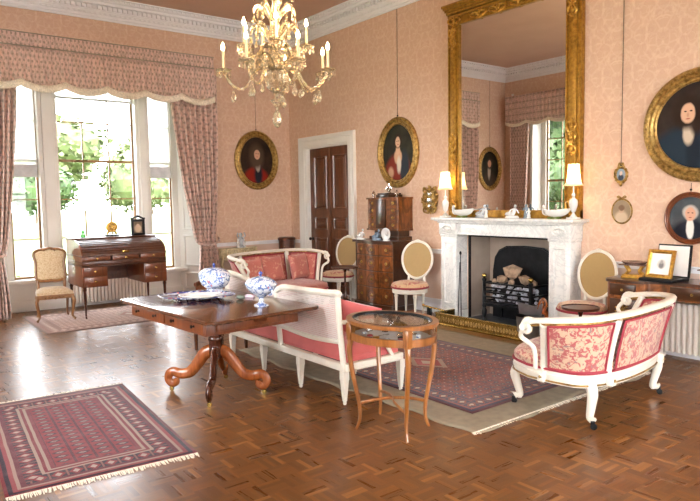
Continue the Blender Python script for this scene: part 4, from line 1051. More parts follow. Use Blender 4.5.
# on the desk
M['greenglass'] = plain('green_glass', rgb(110, 216, 110), .1, coat=.6)
tag(MB().lathe([(.03, 0), (.05, .02), (.045, .05), (.02, .07), (.022, .085)], (0, 0, 0), 16, 1.1, .8).ball((.0, 0, .09), .022, 8, 6).build('glass_ornament', M['greenglass'], loc=(.30, -3.80, 1.113)), 'bright green glass ornament at the left end of the desk top', 'ornament')
t = thing('mantel_clock', 'small gilt drum clock on black base in the middle of the desk top', 'clock', (.32, -3.39, 1.113), PI/2)
MB().box((-.10, -.05, 0), (.10, .05, .035), .006).build('plinth', M['iron'], t)
MB().tube(cat([(-.07, 0, .04), (-.05, 0, .075), (-.03, 0, .08)], 4), .014, 6).tube(cat([(.07, 0, .04), (.05, 0, .075), (.03, 0, .08)], 4), .014, 6).lathe([(.075, -.03), (.08, -.02), (.08, .02), (.075, .03)], (0, 0, .15), 24, M=Euler((PI/2, 0, 0)).to_matrix()).ball((0, 0, .235), .014, 8, 6).build('drum_case', M['gilt'], t)
MB().ngon_y([(x, z) for (x, z), _ in ell(.055, .055, 24, (0, .15))], -.034).build('dial', M['brass'], t, smooth=False)
t = thing('photo_frame', 'dark carved photograph frame standing at the right end of the desk top', 'frame', (.34, -3.0, 1.113), PI/2)
f = MB().ring(rectp(-.105, .0, .105, .255), [(0, .01), (0, -.012), (-.035, -.018), (-.04, -.004)]).tube(cat([(-.1, -.005, .255), (-.05, -.01, .28), (0, -.01, .30), (.05, -.01, .28), (.1, -.005, .255)], 5), .014, 6)
f.ball((0, -.01, .3), .02, 8, 6).ball((-.1, -.005, .262), .016, 8, 6).ball((.1, -.005, .262), .016, 8, 6).box((-.104, .0, .001), (.104, .012, .254)); f.build('frame', M['iron'], t)
MB().ngon_y([(-.07, .04), (.07, .04), (.07, .215), (-.07, .215)], -.005).build('photo', portrait('sepia_photograph', [(0, .11, .05, .06, rgb(206, 180, 150), .2), (.0, .155, .025, .03, rgb(210, 184, 160), .1)], rgb(110, 90, 74), rgb(150, 130, 110)), t, smooth=False)
# radiators
def radiator(name, label, loc, rz, n, h, z0=.06):
    t = thing(name, label, 'radiator', loc, rz)
    for k in range(n):
        x = (k-(n-1)/2)*.055
        MB().box((x-.022, -.06, z0), (x+.022, .06, z0+h), .018).build('radiator_column', M['radiator'], t)
    p = MB()
    for z in (z0+.05, z0+h-.05): p.tube([(-n*.0275, 0, z), (n*.0275, 0, z)], .02, 8)
    for x in (-(n-1)*.0275, (n-1)*.0275): p.box((x-.012, -.03, 0), (x+.012, .03, z0+.05))
    p.build('pipe', M['radiator'], t); return t
radiator('radiator', 'cream column radiator below the window behind the roll top desk', (-.34, -3.25, 0), PI/2, 22, .40)
radiator('radiator', 'cream column radiator on the fireplace wall under the inlaid side table', (7.60, -.095, 0), 0, 22, .50)

# ---------------------------------------------------------------- gilt demilune, cylinder cupboard, tub chair
t = thing('console_table', 'half round gilt console with pierced apron against the window wall', 'console table', (.03, -1.16, 0), PI/2)
hp = [(.36*math.cos(a), -.34*math.sin(a)) for a in [PI*k/24 for k in range(25)]]
M['stonegilt'] = plain('worn_pale_gilt', rgb(208, 194, 156), .5, .15, var=.25, vs=30, bs=.5)
MB().prism(hp[::-1], .79, .815).build('table_top', M['stonegilt'], t)
mb = MB().prism([(x*.93, y*.93) for x, y in hp[::-1]], .66, .79)
mb.build('frieze', M['stonegilt'], t)
mb = MB()
for k in range(1, 24):
    a = PI*k/24; x, y = .345*math.cos(a), -.325*math.sin(a); mb.tube([(x, y, .785), (x*1.01, y*1.01, .73), (x*.97, y*.97, .62+.02*(k % 2))], [.012, .02, .008], 6)
mb.tube([(.34*math.cos(PI*k/24), -.325*math.sin(PI*k/24), .64-.03*math.sin(k*PI/3)) for k in range(25)], .012, 6); mb.build('carved_apron', M['stonegilt'], t)
for a in (.25, 1.15, 2.0, 2.9): cab(MB(), .30*math.cos(a), -.28*math.sin(a), math.cos(a), -math.sin(a), .66, .03, .05).build('leg', M['stonegilt'], t)
fg = thing('figurine', 'grey and white porcelain figure group standing on the gilt console', 'figurine', (.20, -1.17, .816))
MB().lathe([(.06, 0), (.065, .02), (.035, .045), (.03, .07), (.05, .11), (.052, .15), (.022, .185), (.02, .20), (0, .205)], (0, 0, 0), 16).ball((0, 0, .225), .03, 12, 8, sz=1.2).tube(cat([(0, -.03, .17), (.02, -.075, .20), (.02, -.06, .26)], 4), .012, 6).tube(cat([(0, .03, .17), (.02, .075, .20), (.02, .055, .26)], 4), .012, 6).build('figure', M['figure_grey'], fg)
for sx in (-1, 1):
    MB().lathe([(.03, 0), (.034, .02), (.02, .05), (.032, .09), (.014, .12), (0, .125)], (.01, sx*.055, 0), 12).ball((.01, sx*.055, .14), .02, 10, 8, sz=1.2).build('side_figure', M['china'], fg)
t = thing('pot_cupboard', 'cylindrical mahogany cupboard standing in the corner by the door', 'cupboard', (.30, -.30, 0))
MB().lathe([(.15, 0), (.155, .05), (.145, .06), (.145, .90), (.155, .91), (.158, .95), (.13, .965), (0, .968)], (0, 0, 0), 28).build('body', M['mahog'], t)
MB().ball((.105, -.105, .8), .012, 8, 6).build('knob', M['brass'], t)
t = thing('tub_chair', 'brown wooden tub chair partly hidden behind the sofa table', 'chair', (3.77, -3.33, 0), .3)
arc = [(.30*math.cos(a), .28*math.sin(a)) for a in [-.35+(PI+.7)*k/20 for k in range(21)]]
MB().tube([(x, y, .78-.08*abs(i-10)/10) for i, (x, y) in enumerate(arc)], .026, 8, flat=.7).build('top_rail', M['mahog_red'], t)
MB().grid(lambda u, v: (lambda q: (q[0]*(.93+.04*v), q[1]*(.93+.04*v), .44+(.32-.08*abs(2*u-1))*v))(arc[min(20, int(u*20+.5))]), 20, 3).build('back_panel', M['mahog_red'], t, solid=.015)
MB().lathe([(.0, .37), (.27, .37), (.285, .40), (.28, .44), (.2, .46), (0, .465)], (0, 0, 0), 24).build('seat', M['leg_wood'], t)
for x, y in ((-.2, -.18), (.2, -.18), (-.2, .18), (.2, .18)): taper(MB(), x, y, 0, .38, .011, .02, True).build('leg', M['darkleg'], t)

# ---------------------------------------------------------------- tall chest and cabinet
tc_ = thing('tall_chest', 'serpentine burr walnut chest of drawers to the right of the door', 'chest', (2.89, 0, 0))
def serp(hw, d, bulge, n=24, cut=.05):
    pts = []
    for k in range(n+1):
        u = -1+2*k/n; pts.append((hw*u, -(d-bulge)-bulge*(math.cos(u*PI*1.0)*.5+.5)-(bulge*.35)*(1 if abs(u) > .92 else 0)))
    return [(hw, -.004)]+[( -hw, -.004)]+pts
HW = .43
MB().prism(serp(HW+.02, .47, .06), .0, .07).build('plinth', M['walnut2'], tc_)
MB().prism(serp(HW, .45, .06), .07, .975).build('carcase', M['walnut2'], tc_)
MB().prism(serp(HW+.03, .49, .06), .975, 1.01).build('chest_top', M['walnut2'], tc_)
def serp_drawer(x0, x1, z0, z1, hw, d, bulge, par, hx, mat='walnut'):
    f = lambda x: -(d-bulge)-bulge*(math.cos(x/hw*PI)*.5+.5)
    m = MB(); n = 10; P0 = [(x0+(x1-x0)*k/n) for k in range(n+1)]
    m.prism([(x, f(x)-.012) for x in P0]+[(x, f(x)+.01) for x in P0[::-1]], z0, z1)
    i = m.build('drawer', M[mat], par); q = MB()
    q.ring([((hh[0][0], hh[0][1]), hh[1]) for hh in ell(min(.5*(x1-x0)-.03, .09), (z1-z0)*.33, 20, ((x0+x1)/2, (z0+z1)/2))], [(0, f((x0+x1)/2)-.012), (-.004, f((x0+x1)/2)-.016), (-.009, f((x0+x1)/2)-.012)])
    q.build('inlay', M['walnut2'], i)
    for h in hx:
        MB().lathe([(.026, 0), (.022, .006), (.01, .01), (.012, .02), (0, .024)], (0, 0, 0), 12, M=Euler((PI/2, 0, 0)).to_matrix()).xf(Matrix.Translation((h, f(h)-.012, (z0+z1)/2))).build('drawer_pull', M['gilt_old'], i)
for z0, z1 in ((.80, .955), (.57, .785), (.33, .555), (.09, .315)):
    for x0, x1 in ((-.41, -.15), (-.14, .14), (.15, .41)): serp_drawer(x0, x1, z0, z1, HW, .45, .06, tc_, [(x0+x1)/2])
cb = thing('table_cabinet', 'small burr walnut cabinet with stepped top standing on the tall chest', 'cabinet', (2.95, 0, 1.011))
MB().prism(serp(.33, .30, .05), 0, .05).prism(serp(.27, .24, .04), .05, .14).build('stand', M['walnut2'], cb)
MB().prism(serp(.355, .33, .05), .14, .165).prism(serp(.345, .31, .05), .165, .60).prism(serp(.36, .33, .05), .60, .625).build('body', M['walnut'], cb)
MB().box((-.13, -.30, .625), (.15, -.02, .665), .006).box((-.12, -.28, .665), (.14, -.04, .69), .006).build('raised_top', M['walnut2'], cb)
MB().box((-.10, -.335, .17), (.10, -.28, .60), .006).build('cabinet_door', M['walnut2'], cb)
for x0, x1 in ((-.33, -.12), (.12, .33)):
    for k in range(4): serp_drawer(x0, x1, .175+.106*k, .272+.106*k, .345, .31, .05, cb, [(x0+x1)/2])
def silver_pot(x, y, z, label, k=1.0, cross=False):
    t = thing('silver_ornament', label, 'ornament', (x, y, z), group='silver on the walnut cabinet')
    MB().lathe([(.03*k, 0), (.032*k, .008), (.012*k, .02), (.035*k, .045), (.03*k, .07), (.012*k, .09), (.016*k, .10), (0, .105)], (0, 0, 0), 16).build('body', M['silver'], t)
    if cross: MB().tube(cat([(-.07, 0, .06), (-.04, 0, .085), (0, 0, .07), (.04, 0, .085), (.07, 0, .06)], 4), .009, 6).tube([(0, 0, .08), (0, 0, .14)], .008, 6).build('arms', M['silver'], t)
    return t
silver_pot(2.70, -.24, 1.637, 'small silver ornament on the left of the walnut cabinet top', .8)
silver_pot(2.96, -.16, 1.702, 'silver ornament with spread arms on the raised centre of the cabinet', 1, True)
silver_pot(3.22, -.24, 1.637, 'small silver ornament on the right of the walnut cabinet top', 1.0)
figurine('figurine', (2.60, -.42, 1.011), 'white porcelain bird at the left end of the tall chest top', .12, 'china', True)
figurine('figurine', (2.92, -.38, 1.011), 'grey blue porcelain bird in the middle of the tall chest top', .10, 'figure_blue', True)
mb = MB().grid(lambda u, v: (.10*math.cos(2*PI*u)*(.25+.75*v), .012-.02*v, .10+.09*math.sin(2*PI*u)*(.25+.75*v)), 24, 4, True).box((-.05, -.02, 0), (.05, .03, .02), .004).ngon_y([(.026*math.cos(PI*k/6), .10+.023*math.sin(PI*k/6)) for k in range(12)], .007)
tag(mb.build('china_plate', M['china'], loc=(3.16, -.40, 1.011), solid=.004), 'white china plate standing upright at the right end of the chest top', 'plate')

# ---------------------------------------------------------------- white oval backed chairs
def oval_chair(label, loc, rz):
    t = thing('oval_back_chair', label, 'chair', loc, rz, 'white oval backed chairs')
    MB().lathe([(0, .40), (.235, .40), (.25, .42), (.255, .445), (.235, .478), (.16, .50), (0, .51)], (0, 0, 0), 32, 1, .96).build('seat', M['tapestry'], t)
    MB().lathe([(.254, .412), (.262, .418), (.262, .43), (.254, .436)], (0, 0, 0), 36, 1, .96).build('piping', M['crimson'], t)
    MB().lathe([(.225, .345), (.24, .35), (.245, .375), (.24, .405), (.0, .405)], (0, 0, 0), 32, 1, .96, lob=.012, nl=40).build('seat_rail', M['cream'], t)
    for a in (-2.3, -.84, .9, 2.24):
        taper(MB(), .205*math.cos(a), .20*math.sin(a), 0, .36, .011, .022).build('leg', M['cream'], t)
    T = Matrix.Translation((0, .22, .42)) @ Matrix.Rotation(-.13, 4, 'X')
    e = [(.222*math.cos(2*PI*k/40)*(1+.05*math.sin(2*PI*k/40)), 0, .35+.255*math.sin(2*PI*k/40)) for k in range(40)]
    b = MB().tube(e, .0175, 8, closed=True, flat=.8)
    for s in (-1, 1): b.tube(cat([(s*.14, -.01, -.05), (s*.12, 0, .03), (s*.11, 0, .13)], 4), [.018]*9, 8)
    for k in (-1, 0, 1): b.ball((k*.02, -.008, .62-.006*abs(k)), .016, 7, 5)
    b.xf(T).build('back_frame', M['cream'], t)
    MB().add([(.97*x, 0, .35+.97*(z-.35)) for x, y, z in e], [tuple(range(40))]).xf(T).build('cane_back', M['cane_gold'], t, smooth=False, solid=.004)
    return t
oval_chair('white oval backed cane chair standing between the tall chest and the fireplace', (3.80, -.54, 0), math.radians(24))
oval_chair('white oval backed cane chair in front of the door, behind a tripod table', (2.06, -.46, 0), math.radians(16))
oval_chair('white oval backed cane chair between the fireplace and the inlaid side table', (6.34, -.46, 0), math.radians(-2))
def tripod(label, loc, r, h, rz=0):
    t = thing('tripod_table', label, 'table', loc, rz, 'round tripod tables')
    MB().lathe([(0, h-.018), (r*.96, h-.018), (r, h-.01), (r, h+.006), (r*.96, h+.006), (r*.94, h-.002), (0, h-.002)], (0, 0, 0), 36).build('dish_top', M['mahog'], t)
    MB().lathe([(.02, .16), (.028, .19), (.034, .24), (.02, .28), (.016, .34), (.024, .38), (.014, .42), (.014, h-.08), (.03, h-.03), (.05, h-.017)], (0, 0, 0), 16).build('pillar', M['darkleg'], t)
    for k in range(3):
        a = k*2*PI/3+.4; c, s = math.cos(a), math.sin(a)
        MB().tube(cat([(.012*c, .012*s, .20), (.09*c, .09*s, .17), (.15*c, .15*s, .06), (.20*c, .20*s, .012)], 5), [.018, .017, .016, .016, .015, .015, .014, .014, .013, .013, .012, .012, .013, .014, .015, .012], 8).build('leg', M['darkleg'], t)
    return t
tripod('round mahogany tripod table in front of the chair by the door', (2.93, -.98, 0), .195, .665)
tripod('round mahogany tripod table behind the red and white settee', (6.86, -1.30, .018), .165, .59, .6)

# ---------------------------------------------------------------- inlaid side table with its things
cm = thing('side_table', 'inlaid burr walnut pedestal side table against the wall at the right edge', 'side table', (7.45, 0, 0))
w = .79
def scurve(k=1.0, dy=0.0):
    L_ = [(-w, -.02), (-w-.03, -.30), (-w+.02, -.55), (-.60, -.575), (-.42, -.56), (-.36, -.49), (-.2, -.44), (0, -.43)]
    c = cat(L_, 5); pts = [(p.x*k, p.y*k-dy) for p in c]; pts += [(-x, y) for x, y in pts[::-1][1:]]
    return pts
MB().prism(scurve(1.02)[::-1], .765, .79).build('table_top', M['walnut2'], cm)
MB().prism([(x, min(y, -.0)) for x, y in scurve(1.0)[::-1]], .62, .765).build('frieze', M['walnut'], cm)
for s in (-1, 1):
    a = [(s*x, y) for x, y in [(-.78, -.18), (-.80, -.30), (-.77, -.54), (-.60, -.565), (-.42, -.545), (-.38, -.48), (-.38, -.18)]]
    MB().prism(a, .37, .62, None).build('pedestal', M['walnut'], cm)
    for k in (-.60,): 
        dd = MB().box((s*k-.13, -.578, .40), (s*k+.13, -.545, .60), .004).build('cupboard_door', M['walnut2'], cm)
        f = MB()
        for q in range(9):
            an = q*2*PI/9; f.tube([(s*k, -.582, .50), (s*k+.07*math.cos(an), -.584, .50+.06*math.sin(an))], [.004, .010], 5)
        f.build('floral_inlay', M['gilt_old'], dd)
    f = MB().box((s*.60-.13, -.585, .64), (s*.60+.13, -.55, .75), .004).build('drawer', M['walnut2'], cm)
    MB().ball((s*.6, -.592, .695), .014, 8, 6).build('drawer_knob', M['gilt_old'], f)
    for lx, ly in ((s*.77, -.20), (s*.77, -.48)): cab(MB(), lx, ly, s*.5, -.4, .40, .02, .03).build('leg', M['walnut2'], cm)
f = MB().box((-.2, -.462, .64), (.2, -.42, .75), .004).build('drawer', M['walnut2'], cm)
MB().ball((0, -.468, .695), .014, 8, 6).build('drawer_knob', M['gilt_old'], f)
def salt(loc, label, rz=0):
    t = thing('gilt_stand', label, 'stand', loc, rz, 'gilt stands on the side table')
    MB().box((-.11, -.07, 0), (.11, .07, .02), .004).box((-.10, -.06, .02), (.10, .06, .035), .004).build('base', M['gilt'], t)
    for sx in (-1, 1):
        MB().tube(cat([(sx*.08, -.02, .035), (sx*.05, -.03, .07), (sx*.085, -.02, .12)], 5), [.012]*11, 8).tube(cat([(sx*.08, .03, .035), (sx*.05, .03, .07), (sx*.085, .03, .12)], 5), [.012]*11, 8).ball((sx*.065, 0, .10), .02, 8, 6, sz=1.2).build('winged_support', M['gilt'], t)
    MB().box((-.13, -.08, .125), (.13, .08, .135), .003).lathe([(.09, .135), (.125, .155), (.12, .165), (0, .15)], (0, 0, 0), 24, 1, .6).build('bowl', M['bm'], t); return t
salt((6.84, -.34, .791), 'gilt stand with shallow bowl at the left end of the side table', .2)
salt((7.60, -.34, .791), 'gilt stand with shallow bowl at the right edge beside the boxed engraving', 0)
t = thing('picture_box', 'open black case with gilt framed engraving standing on the side table', 'picture case', (7.15, -.36, .791), -.10)
MB().box((-.16, -.17, 0), (.16, .14, .03), .004).build('case_base', M['iron'], t)
T = Matrix.Translation((.0, .12, .03)) @ Matrix.Rotation(-.12, 4, 'X')
T2 = Matrix.Translation((-.01, -.09, .032)) @ Matrix.Rotation(-.25, 4, 'X')
i_ = MB().box((-.165, 0, 0), (.165, .025, .31), .004); i_.xf(T).build('case_lid', M['iron'], t)
MB().box((-.15, -.008, .01), (.15, 0, .295)).xf(T).build('case_lining', M['white'], t, smooth=False)
MB().ring(rectp(-.13, 0, .13, .27), [(0, .015), (0, -.012), (-.02, -.016), (-.032, -.006), (-.036, 0)]).box((-.129, .002, .001), (.129, .014, .269)).xf(T2).build('gilt_frame', M['gilt'], t)
MB().ngon_y([(-.096, .035), (.096, .035), (.096, .235), (-.096, .235)], -.001).xf(T2).build('engraving', portrait('engraved_head', [(0, .16, .042, .045, rgb(200, 198, 190), .15), (.0, .15, .024, .03, rgb(120, 118, 116), .3), (.0, .18, .014, .018, rgb(160, 156, 150), .3)], rgb(236, 234, 228), rgb(230, 228, 220)), t, smooth=False)
# ---------------------------------------------------------------- tub settees (open towards local -x)
def tub_settee(label, loc, rz, ky, zr, name='settee', fab='damask', back_only=False, cush=0):
    t = thing(name, label, 'settee', loc, rz)
    top = cat([(-.03, -.735*ky), (.16, -.725*ky), (.34, -.62*ky), (.435, -.34*ky), (.455, 0), (.435, .34*ky), (.34, .62*ky), (.16, .725*ky), (-.03, .735*ky)], 8)
    bot = cat([(-.16, -.56*ky), (.08, -.575*ky), (.25, -.53*ky), (.35, -.32*ky), (.38, 0), (.35, .32*ky), (.25, .53*ky), (.08, .575*ky), (-.16, .56*ky)], 8)
    n = len(top)-1
    zt = [zr-.05*abs(2*i/n-1)**3 for i in range(n+1)]
    def S_(u, v, off=0.0):                       # point on the back wall, u along, v up
        q = u*n; i = min(int(q), n-1); f = q-i
        a = bot[i].lerp(bot[i+1], f); b = top[i].lerp(top[i+1], f); p = a.lerp(b, max(v, 0)**1.3)
        tg = (top[i+1]-top[i]).normalized(); nr = Vector((tg.y, -tg.x)); z = .385+(zt[i]*(1-f)+zt[i+1]*f-.385-.02)*v
        return Vector((p.x+nr.x*off, p.y+nr.y*off, z))
    # seat
    front = cat([(-.16, .56*ky), (-.36, .44*ky), (-.43, .2*ky), (-.44, 0), (-.43, -.2*ky), (-.36, -.44*ky), (-.16, -.56*ky)], 5)
    out = [Vector((p.x, p.y)) for p in bot]+[Vector((p.x, p.y)) for p in front[1:-1]]
    c0 = Vector((.0, 0)); sc = lambda k: [(c0.x+(p.x-c0.x)*k, c0.y+(p.y-c0.y)*k) for p in out]
    MB().prism(sc(1.02), .285, .33).prism(sc(1.035), .33, .35).prism(sc(1.02), .35, .375).build('seat_rail', M['cream'], t)
    lay = [(1.0, .375), (1.02, .40), (1.02, .43), (.98, .455), (.85, .475), (.4, .485)]; m = len(out)
    vs = [(x, y, z) for k, z in lay for x, y in sc(k)]
    MB().add(vs, [(j*m+i, j*m+(i+1) % m, (j+1)*m+(i+1) % m, (j+1)*m+i) for j in range(len(lay)-1) for i in range(m)]+[tuple(5*m+i for i in range(m))]).build('seat_cushion', M[fab], t)
    MB().tube([(x, y, .385) for x, y in sc(1.03)], .010, 6, closed=True).build('seat_piping', M['crimson'], t)
    MB().tube([(x, y, .300) for x, y in sc(1.03)], .007, 6, closed=True).build('gilt_line', M['gilt_old'], t)
    # panels between stiles
    us = [.07, .345, .655, .93]
    for a, b in zip(us, us[1:]):
        a2, b2 = a+.022, b-.022
        pn = MB()
        pn.grid(lambda u, v: S_(a2+(b2-a2)*u, .02+.94*v, .022+.012*math.sin(PI*u)*math.sin(PI*v)), 16, 8)
        pn.grid(lambda u, v: S_(a2+(b2-a2)*u, .02+.94*v, -.022-.02*math.sin(PI*u)*math.sin(PI*v)), 16, 8)
        pn.build('back_panel', M[fab], t)
        for o in (.024, -.024):
            loop = [S_(a2+(b2-a2)*k/14, .03, o) for k in range(15)]+[S_(b2, .03+.92*k/8, o) for k in range(1, 8)]+[S_(b2-(b2-a2)*k/14, .95, o) for k in range(15)]+[S_(a2, .95-.92*k/8, o) for k in range(1, 8)]
            MB().tube(loop, .009, 6, closed=True).build('crimson_gimp', M['crimson'], t)
    for u in us:
        st = MB().tube([S_(u, -.1+1.1*k/8, .0) for k in range(9)], [.032-.006*math.sin(k/8*PI) for k in range(9)], 8, flat=1.0)
        p = S_(u, -.02, .03); o = st.build('stile', M['cream'], t)
        i = MB().box((p.x-.026, p.y-.026, .292), (p.x+.026, p.y+.026, .368), .006).ball((S_(u, -.02, .055).x, S_(u, -.02, .055).y, .33), .014, 8, 6)
        i.build('rosette_block', M['gilt_old'] if False else M['cream'], t)
        MB().ball((S_(u, -.02, .060).x, S_(u, -.02, .060).y, .33), .012, 8, 6).build('gilt_rosette', M['gilt_old'], t)
    rl = [S_(k/60, 1.0, .0)+Vector((0, 0, .02)) for k in range(61)]
    # scrolled hand ends
    e0 = rl[0]; e1 = rl[-1]
    sec = [(.010, -.036), (.022, -.024), (.026, 0), (.022, .024), (.010, .036), (-.010, .032), (-.016, 0), (-.010, -.032)]
    MB().tube(rl, 1.0, closed=False, sec=sec, up=(0, 0, 1)).build('top_rail', M['cream'], t)
    MB().tube([p+Vector((0, 0, -.022)) for p in rl], .012, 6).build('gilt_beading', M['gilt_old'], t)
    for e, s in ((e0, -1), (e1, 1)):
        sp = [(e.x+.0-.035*k/20-.042*math.sin(k*.42)*(1-k/26)-.02, e.y, e.z-.035+.048*math.cos(k*.42)*(1-k/26)) for k in range(20)]
        MB().tube([(e.x+.01, e.y, e.z+.008)]+sp, [.028]+[.026-.0006*k for k in range(20)], 8).tube([(e.x-.05, e.y-.045, e.z-.035), (e.x-.05, e.y+.045, e.z-.035)], .022, 10).build('scroll_end', M['cream'], t)
        MB().tube(cat([(e.x-.06, e.y, e.z-.05), (e.x-.10, e.y-s*.03, e.z-.12), (e.x-.03, e.y-s*.08, e.z-.2), (e.x-.05, e.y-s*.14, .38)], 6), [.017]*19, 8).build('arm_support', M['cream'], t)
    for lx, ly, dx, dy in ((-.37, -.37*ky, -.7, -.6), (-.37, .37*ky, -.7, .6), (.27, -.49*ky, .7, -.6), (.27, .49*ky, .7, .6)):
        lg = cab(MB(), lx, ly, dx, dy, .30, .036, .05, .04).build('leg', M['cream'], t)
        cs = MB(); caster(cs, lx+dx*.05, ly+dy*.05, .022); cs.build('caster', M['iron'], lg)
        lf = MB()
        for q in (-1, 0, 1): lf.tube([(lx+dx*.045+q*dy*.014, ly+dy*.045-q*dx*.014, .30-.01*abs(q)), (lx+dx*.068, ly+dy*.068, .235)], [.010, .006], 6)
        lf.build('gilt_leaf', M['gilt_old'], lg)
    return t
tub_settee('white and gilt tub settee with crimson and gold damask back, seen from behind at right', (7.36, -1.95, .0), math.radians(5.4), 1.09, .79)
tw = tub_settee('white framed tub settee with rose damask panels, beyond the sofa table', (2.59, -1.77, 0), PI+math.radians(12), 1.07, .885, fab='damask_pink')
def cushion(label, loc, rot, w, h, d, mat, cat_='cushion', name='cushion', group=None):
    mb = MB()
    def fn(s):
        return lambda u, v: (w/2*(2*u-1)*(1-.07*math.sin(PI*v)), s*d/2*(max(0, 1-(2*u-1)**4)*max(0, 1-(2*v-1)**4))**.5, h/2*(2*v-1)*(1-.07*math.sin(PI*u)))
    mb.grid(fn(1), 14, 14).grid(fn(-1), 14, 14)
    o = mb.build(name, M[mat], loc=loc); o.rotation_euler = rot
    return tag(o, label, cat_, group)
for k, (dx, dy, a, lb) in enumerate([(.0, .44, 8, 'rose damask cushion at the right end of the far settee'), (-.03, -.05, 4, 'rose damask cushion in the middle of the far settee'), (.06, -.5, -4, 'rose damask cushion at the left end of the far settee')]):
    q = Matrix.Rotation(math.radians(12), 4, 'Z') @ Vector((dx-.16, dy, 0))
    cushion(lb, (2.59+q.x, -1.77+q.y, .665), (math.radians(-14), 0, PI/2+math.radians(12+a)), .40, .36, .13, 'damask_pink', group='cushions on the far settee')

# ---------------------------------------------------------------- white caned settee with rose squab
cs_ = thing('cane_settee', 'white painted caned settee with rose seat squab, seen from behind beside the sofa table', 'settee', (5.24, -3.17, 0))
L = .96; yb = -.29; yf = .30
MB().box((-L, yb-.02, .265), (L, yb+.03, .325), .008).box((-L, yf-.03, .265), (L, yf+.02, .325), .008).box((-L-.01, yb, .265), (-L+.04, yf, .325), .008).box((L-.04, yb, .265), (L+.01, yf, .325), .008).build('seat_rail', M['cream'], cs_)
gd = MB()
for k in range(16): gd.ball((L+.01, yb+.06+k*.034, .28), .012, 6, 5, .5, 1, 1)
MB().tube([(L+.008, yb+.05, .283), (L+.008, yf-.03, .283)], .012, 8).build('side_moulding', M['cream'], cs_)
MB().grid(lambda u, v: (-L+.03+(2*L-.06)*u, yb+.02+(yf-yb-.03)*v, .36+.10*max(0, 1-(2*u-1)**16)**.5*max(0, 1-(2*v-1)**8)**.5), 40, 14).box((-L+.03, yb+.03, .325), (L-.03, yf-.01, .375), .01).build('seat_squab', M['pinkcloth'], cs_)
for k in range(4):
    x = -L+.02+(2*L-.04)*k/3
    for y in (yb, yf):
        l = MB(); l.prism([(x-.027, y-.027), (x+.027, y-.027), (x+.027, y+.027), (x-.027, y+.027)], .20, .268)
        taper(l, x, y, .03, .2, .014, .025, True); l.lathe([(.010, 0), (.015, .01), (.015, .03), (.012, .035)], (x, y, 0), 10); l.build('leg', M['cream'], cs_)
crest = [(-.99, .885), (-.90, .925), (-.75, .925), (-.54, .895), (-.25, .862), (-.02, .845), (.06, .86), (.16, .885), (.5, .893), (.82, .905), (.93, .915), (.965, .90)]
cc = cat([(x, yb-.03, z) for x, z in crest], 6)
lean = lambda z: yb-.0-.05*(z-.3)/.6
MB().tube([(p.x, lean(p.z), p.z-.025) for p in cc], .027, 8, flat=.9).build('crest_rail', M['cream'], cs_)
for x, zt_ in ((-.95, .88), (-.0, .83), (.935, .885)):
    MB().tube([(x-.0, lean(.27), .27), (x-.0+(-.01 if x > 0 else .0), lean(.6), .6), (x, lean(zt_), zt_)], .026, 8, flat=.9).build('back_post', M['cream'], cs_)
MB().tube(cat([(-.95, lean(.5), .50), (-.5, lean(.5), .475), (-.03, lean(.5), .50)], 8), .02, 8).tube(cat([(.0, lean(.5), .50), (.5, lean(.5), .475), (.93, lean(.5), .50)], 8), .02, 8).build('lower_back_rail', M['cream'], cs_)
def crz(x):
    for a, b in zip(cc, cc[1:]):
        if a.x <= x <= b.x: return a.z+(b.z-a.z)*(x-a.x)/max(b.x-a.x, 1e-6)
    return .88
for x0, x1 in ((-.93, -.02), (.02, .915)):
    MB().grid(lambda u, v: (x0+(x1-x0)*u, lean(.5+.36*v), (.485+.02*abs(2*u-1))+(crz(x0+(x1-x0)*u)-.03-.485)*v), 20, 6).build('cane_panel', M['cane_white'], cs_, smooth=False)
for s in (-1, 1):
    MB().tube(cat([(s*L*.985, lean(.66), .66), (s*(L+.0), -.05, .64), (s*(L), .12, .60), (s*L, .15, .55), (s*(L-.01), .13, .45), (s*(L-.01), .2, .32)], 6), .018, 8).build('arm', M['cream'], cs_)
cushion('plump rose cushion leaning at the right end of the white caned settee', (5.90, -3.10, .60), (math.radians(20), math.radians(14), math.radians(52)), .36, .30, .15, 'pinkcloth')
cushion('rose cushion lying behind the plump one on the white caned settee', (5.42, -3.06, .57), (math.radians(58), 0, math.radians(30)), .40, .34, .12, 'pinkcloth')

# ---------------------------------------------------------------- oval display table
vt = thing('display_table', 'oval satinwood display table with glass top and cabriole legs in the centre foreground', 'display table', (6.81, -3.515, 0))
A, B = .352, .278
def eprism(mb, k0, k1, z0, z1): 
    mb.ring_ = None
    n = 48; vs = []
    for z in (z0, z1):
        for k in (k0, k1):
            vs += [((A-k)*math.cos(2*PI*i/n), (B-k)*math.sin(2*PI*i/n), z) for i in range(n)]
    f = []
    for i in range(n):
        j = (i+1) % n
        f += [(i, j, n+j, n+i), (2*n+i, 3*n+i, 3*n+j, 2*n+j), (i, 2*n+i, 2*n+j, j), (n+i, n+j, 3*n+j, 3*n+i)]
    return mb.add(vs, f)
eprism(eprism(MB(), 0, .04, .755, .772), -.008, .034, .762, .782).build('top_rim', M['satin'], vt)
eprism(MB(), .034, .042, .755, .784).build('brass_lip', M['iron'], vt)
eprism(MB(), .006, .03, .645, .695).build('lower_rim', M['satin'], vt)
MB().prism([((A-.01)*math.cos(2*PI*i/48), (B-.01)*math.sin(2*PI*i/48)) for i in range(48)], .645, .655).build('tray', M['satin'], vt)
MB().prism([((A-.03)*math.cos(2*PI*i/48), (B-.03)*math.sin(2*PI*i/48)) for i in range(48)], .655, .66).build('velvet_lining', plain('grey_velvet', rgb(150, 140, 138), .9, sheen=.4), vt)
MB().prism([((A-.04)*math.cos(2*PI*i/48), (B-.04)*math.sin(2*PI*i/48)) for i in range(48)], .770, .774).build('glass_top', M['case_glass'], vt, smooth=False)
